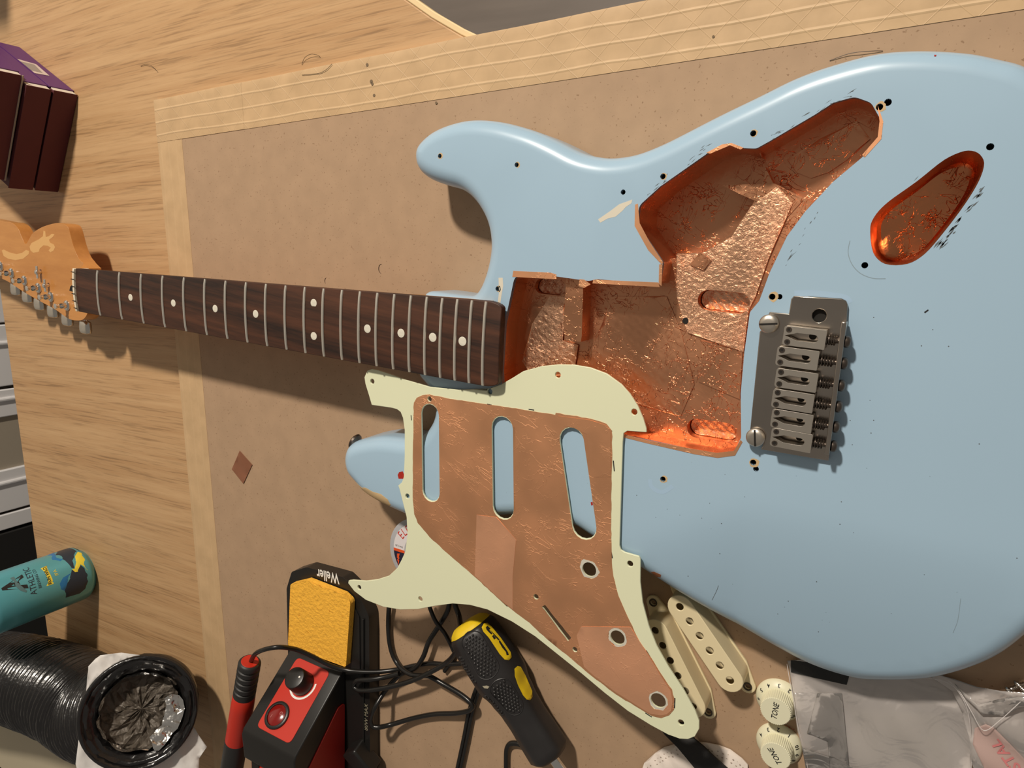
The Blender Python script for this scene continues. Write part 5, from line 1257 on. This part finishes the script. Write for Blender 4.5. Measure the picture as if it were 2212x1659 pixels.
# ---- stack of maroon boxes
cor = Vector((-74, 194, 0)); e = Vector((-51, -98, 0)).normalized(); f2 = Vector((-98, 51, 0)).normalized()
M_mar = mat('maroon_card', srgb(84, 30, 36), 0.7, var=0.06, vs=60); M_pur = mat('purple_card', srgb(92, 48, 106), 0.5); M_liner = mat('white_card', srgb(216, 206, 190), 0.7)
for i, (dz, o1, o2, lab) in enumerate(((0, 0, 0, 'maroon and purple card box at the bottom of the stack on the desk'), (25, 0.5, 1, 'maroon and purple card box in the middle of the stack'), (50.2, -6, 6, 'maroon card box with pale lid edge, topmost of the stack'))):
    c0 = cor+e*(o1)+f2*o2; E = empty('card_box', tuple(c0+Vector((0, 0, dz))), lab, 'box')
    Mx = Matrix.Identity(4)
    for j in range(3): Mx[j][0] = e[j]; Mx[j][1] = f2[j]; Mx[j][3] = (c0+Vector((0, 0, dz)))[j]
    def bx(name, a, m, bev=0.4, **k): return mk(name, xf((lambda v: (v[0], [q[::-1] for q in v[1]]))(box(*a)), Mx), m, E, bevel=bev, **k)
    bx('box_tray', (1.2, 110, 0.9, 118, 0.1, 23.6), M_mar, 0.6)
    bx('box_side', (0, 110.6, 0, 1.0, 0.6, 24.2), M_mar, 0.3)
    bx('box_lining', (0.2, 1.4, 0.9, 8.2, 1.8, 22.8), M_liner, 0.1)
    bx('end_flap', (-0.8, 0.9, 8.4, 118, 0.3, 24.4), M_pur, 0.2)
    if i == 2: bx('lid_edge', (-0.4, 111, -0.7, 0.3, 0.1, 1.6), mat('pale_lid_edge', srgb(170, 156, 140), 0.5), 0.1)
    if i == 0:
        Pp = c0-e*0.95; 
        q = [RP(a, b, Pp, e) for a, b in ((27,125),(78,139),(107,164),(60,155))]
        cl = lambda v: Vector((v.x, v.y, max(5, min(24.0, v.z))))
        mk('barcode_label', ([tuple(cl(v)-e*0.15) for v in q], [(0, 1, 2, 3)]), mat('label_paper', srgb(206, 190, 180), 0.6), E)
        q2 = [RP(a, b, Pp, e) for a, b in ((44,133),(74,140),(92,158),(62,151))]
        mk('barcode_print', ([tuple(cl(v)-e*0.3) for v in q2], [(0, 1, 2, 3)]), mat('barcode_grey', srgb(150, 140, 132), 0.6), E)

# ---- ribbed fan duct with a torn sheet of paper round its mouth
DC = W(300, 1540, 80); DN = Vector((0.70, 0.40, 0.59)).normalized(); DR = 53.0
DU = empty('flexible_duct', (-60, -470, 0), 'black ribbed flexible duct with silver foil inside, mouth facing up at lower left', 'duct')
path = catmull([(-470, -580, 58), (-360, -548, 58), (-254, -512, 58), (-150, -485, 58), (-70, -472, 57), (-8, -468, 59), tuple(DC-DN*26), tuple(DC-DN*4)], 26)
# even spacing for the ribs
acc = [0]
for i in range(1, len(path)): acc.append(acc[-1]+(path[i]-path[i-1]).length)
ev = []; k = 0; tot = acc[-1]; nst = int(tot/1.15)
for j in range(nst+1):
    t = tot*j/nst
    while k < len(acc)-2 and acc[k+1] < t: k += 1
    u = (t-acc[k])/(acc[k+1]-acc[k]); ev.append(path[k].lerp(path[k+1], u))
DUM = mat('black_duct_film', (0.010, 0.009, 0.009), 0.25, bump=0.5, bs=140, bdist=0.0012, coat=0.3)
V, F = tube(ev, 1, 56, cap=False, rf=lambda t, i: DR-0.6-2.6*(0.5+0.5*cos(2*pi*i/5.6)))
rj_ = random.Random(3)
V = [v+Vector((rj_.uniform(-.35, .35), rj_.uniform(-.35, .35), rj_.uniform(-.35, .35))) for v in V]
mk('duct_hose', (V, F), DUM, DU, smooth=True, angle=180)
def crink(g):
    r_ = random.Random(11); return [v+(Vector((r_.uniform(-.9, .9), r_.uniform(-.9, .9), r_.uniform(-.9, .9))) if (v-DC-DN*(v-DC).dot(DN)).length < DR-2 else Vector((0, 0, 0))) for v in g[0]], g[1]
mk('duct_mouth', crink(lathe([(DR-3, -6.5), (DR+0.5, -6), (DR+1.4, -4.6), (DR-0.4, -3.2), (DR-0.2, -2.2), (DR+1.4, -1), (DR+0.8, 0.6), (DR-1.2, 1), (DR-2.6, -0.6), (DR-4, -2.2), (DR-6, -1.2), (DR-8, -3), (DR-10, -5), (DR-12, -5.5), (DR-14, -9), (DR-15, -16), (DR-15.5, -30)], DC, DN, 56, cap=False)), DUM, DU, smooth=True, angle=60)
FOILS = mat('crumpled_silver_foil', (0.78, 0.76, 0.73), 0.22, 1.0, bump=1.0, bs=75, bdist=0.006, bdetail=2)
FOILD = mat('brown_grey_foil', (0.11, 0.09, 0.07), 0.55, 0.25, bump=1.0, bs=95, bdist=0.006, bdetail=2)  # dark brown-grey foil for the crinkled disc inside the duct
u_ = DN.orthogonal().normalized(); w_ = DN.cross(u_); V = []; F = []; nn = 40
rj_ = random.Random(5)
for j in range(9):
    for k in range(nn):
        r = (DR-16.5)+rj_.uniform(-1.6, 1.6); V.append(DC+DN*(-3-5.2*j+rj_.uniform(-1, 1))+(u_*cos(2*pi*k/nn)+w_*sin(2*pi*k/nn))*r)
for j in range(8):
    for k in range(nn): F.append((j*nn+k, (j+1)*nn+k, (j+1)*nn+(k+1) % nn, j*nn+(k+1) % nn))
mk('foil_lining', (V, F), FOILS, DU)
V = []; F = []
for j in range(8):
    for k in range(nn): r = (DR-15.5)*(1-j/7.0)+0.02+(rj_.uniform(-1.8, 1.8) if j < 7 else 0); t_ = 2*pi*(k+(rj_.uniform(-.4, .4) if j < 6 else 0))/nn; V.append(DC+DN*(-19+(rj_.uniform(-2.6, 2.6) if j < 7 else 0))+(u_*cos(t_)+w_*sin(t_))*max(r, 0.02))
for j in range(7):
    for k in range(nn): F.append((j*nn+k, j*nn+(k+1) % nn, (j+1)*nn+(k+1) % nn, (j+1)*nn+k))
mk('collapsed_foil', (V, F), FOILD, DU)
V = []; F = []
for j in range(4):
    for k in range(15):
        a_ = 2*pi*(k)/40
        P = RP(*[(372,1500),(385,1502),(392,1512),(398,1530),(392,1550),(385,1570),(375,1585),(362,1600),(352,1612),(345,1622),(338,1628),(335,1626),(345,1600),(358,1570),(366,1530)][k], DC-DN*(2), DN)
        V.append(P.lerp(DC-DN*8, j*0.13)+Vector((rj_.uniform(-1.6, 1.6), rj_.uniform(-1.6, 1.6), rj_.uniform(-1.6, 1.6))))
for j in range(3):
    for k in range(10): F.append((j*15+k, j*15+k+1, (j+1)*15+k+1, (j+1)*15+k))
mk('foil_tear', (V, F), FOILS, DU)
Pq = DC-DN*8.5
sh = [(190,1440),(205,1424),(216,1416),(262,1410),(310,1416),(345,1423),(372,1440),(385,1470),(396,1520),(414,1560),(430,1590),(447,1614),(430,1640),(428,1720),(180,1720),(162,1652),(170,1600),(176,1560),(186,1500)]
loc = lambda P: ((P-Pq).dot(u_), (P-Pq).dot(w_))
SHP = ccw([loc(RP(a, b, Pq, DN)) for a, b in sh]); SHP = [tuple(v) for v in SHP]
def pf(x, y, o):
    d = math.hypot(x, y)-DR; k = max(0, d)
    P = Pq+u_*x+w_*y+DN*(o+1.6*sin(x*.13+y*.07)*sin(y*.15)-k*0.10+1.0*sin(x*.4)*sin(y*.33))
    if P.z < 0.4: P.z = 0.4+o*0.3
    return P
V, F = drape(SHP, pf, 0.12, 4, [circ(0, 0, DR+0.2, 40)])
F = F if True else F
mk('paper_sheet', (V, F), mat('white_tissue', srgb(222, 218, 214), 0.7, bump=0.4, bs=60, bdist=0.001), None, smooth=True, angle=180, org=tuple(Pq), label='crumpled white paper sheet wrapped round the mouth of the black duct', cat='paper')
# pale sheet under the duct
mk('beige_mat', box(-560, 40, -760, -518, 0.05, 2.0), mat('beige_plastic', srgb(196, 184, 158), 0.6), None, bevel=0.6, label='smooth beige mat on the desk beneath the black duct, bottom left', cat='mat')
# unseen box added outside the frame to cast the shadow beside the purple boxes
E = empty('shadow_caster_box', (-250, 450, 0), 'unseen grey box added beyond the top left corner to throw a shadow on the desk', 'box')
mk('box_body', box(-400, -150, 425, 480, 0.1, 180), mat('grey_card', srgb(120, 116, 110), 0.7), E, bevel=1); mk('box_lid', box(-402, -148, 423, 482, 170, 183), mat('grey_card', (0.2, 0.2, 0.2), 0.7), E, bevel=1)
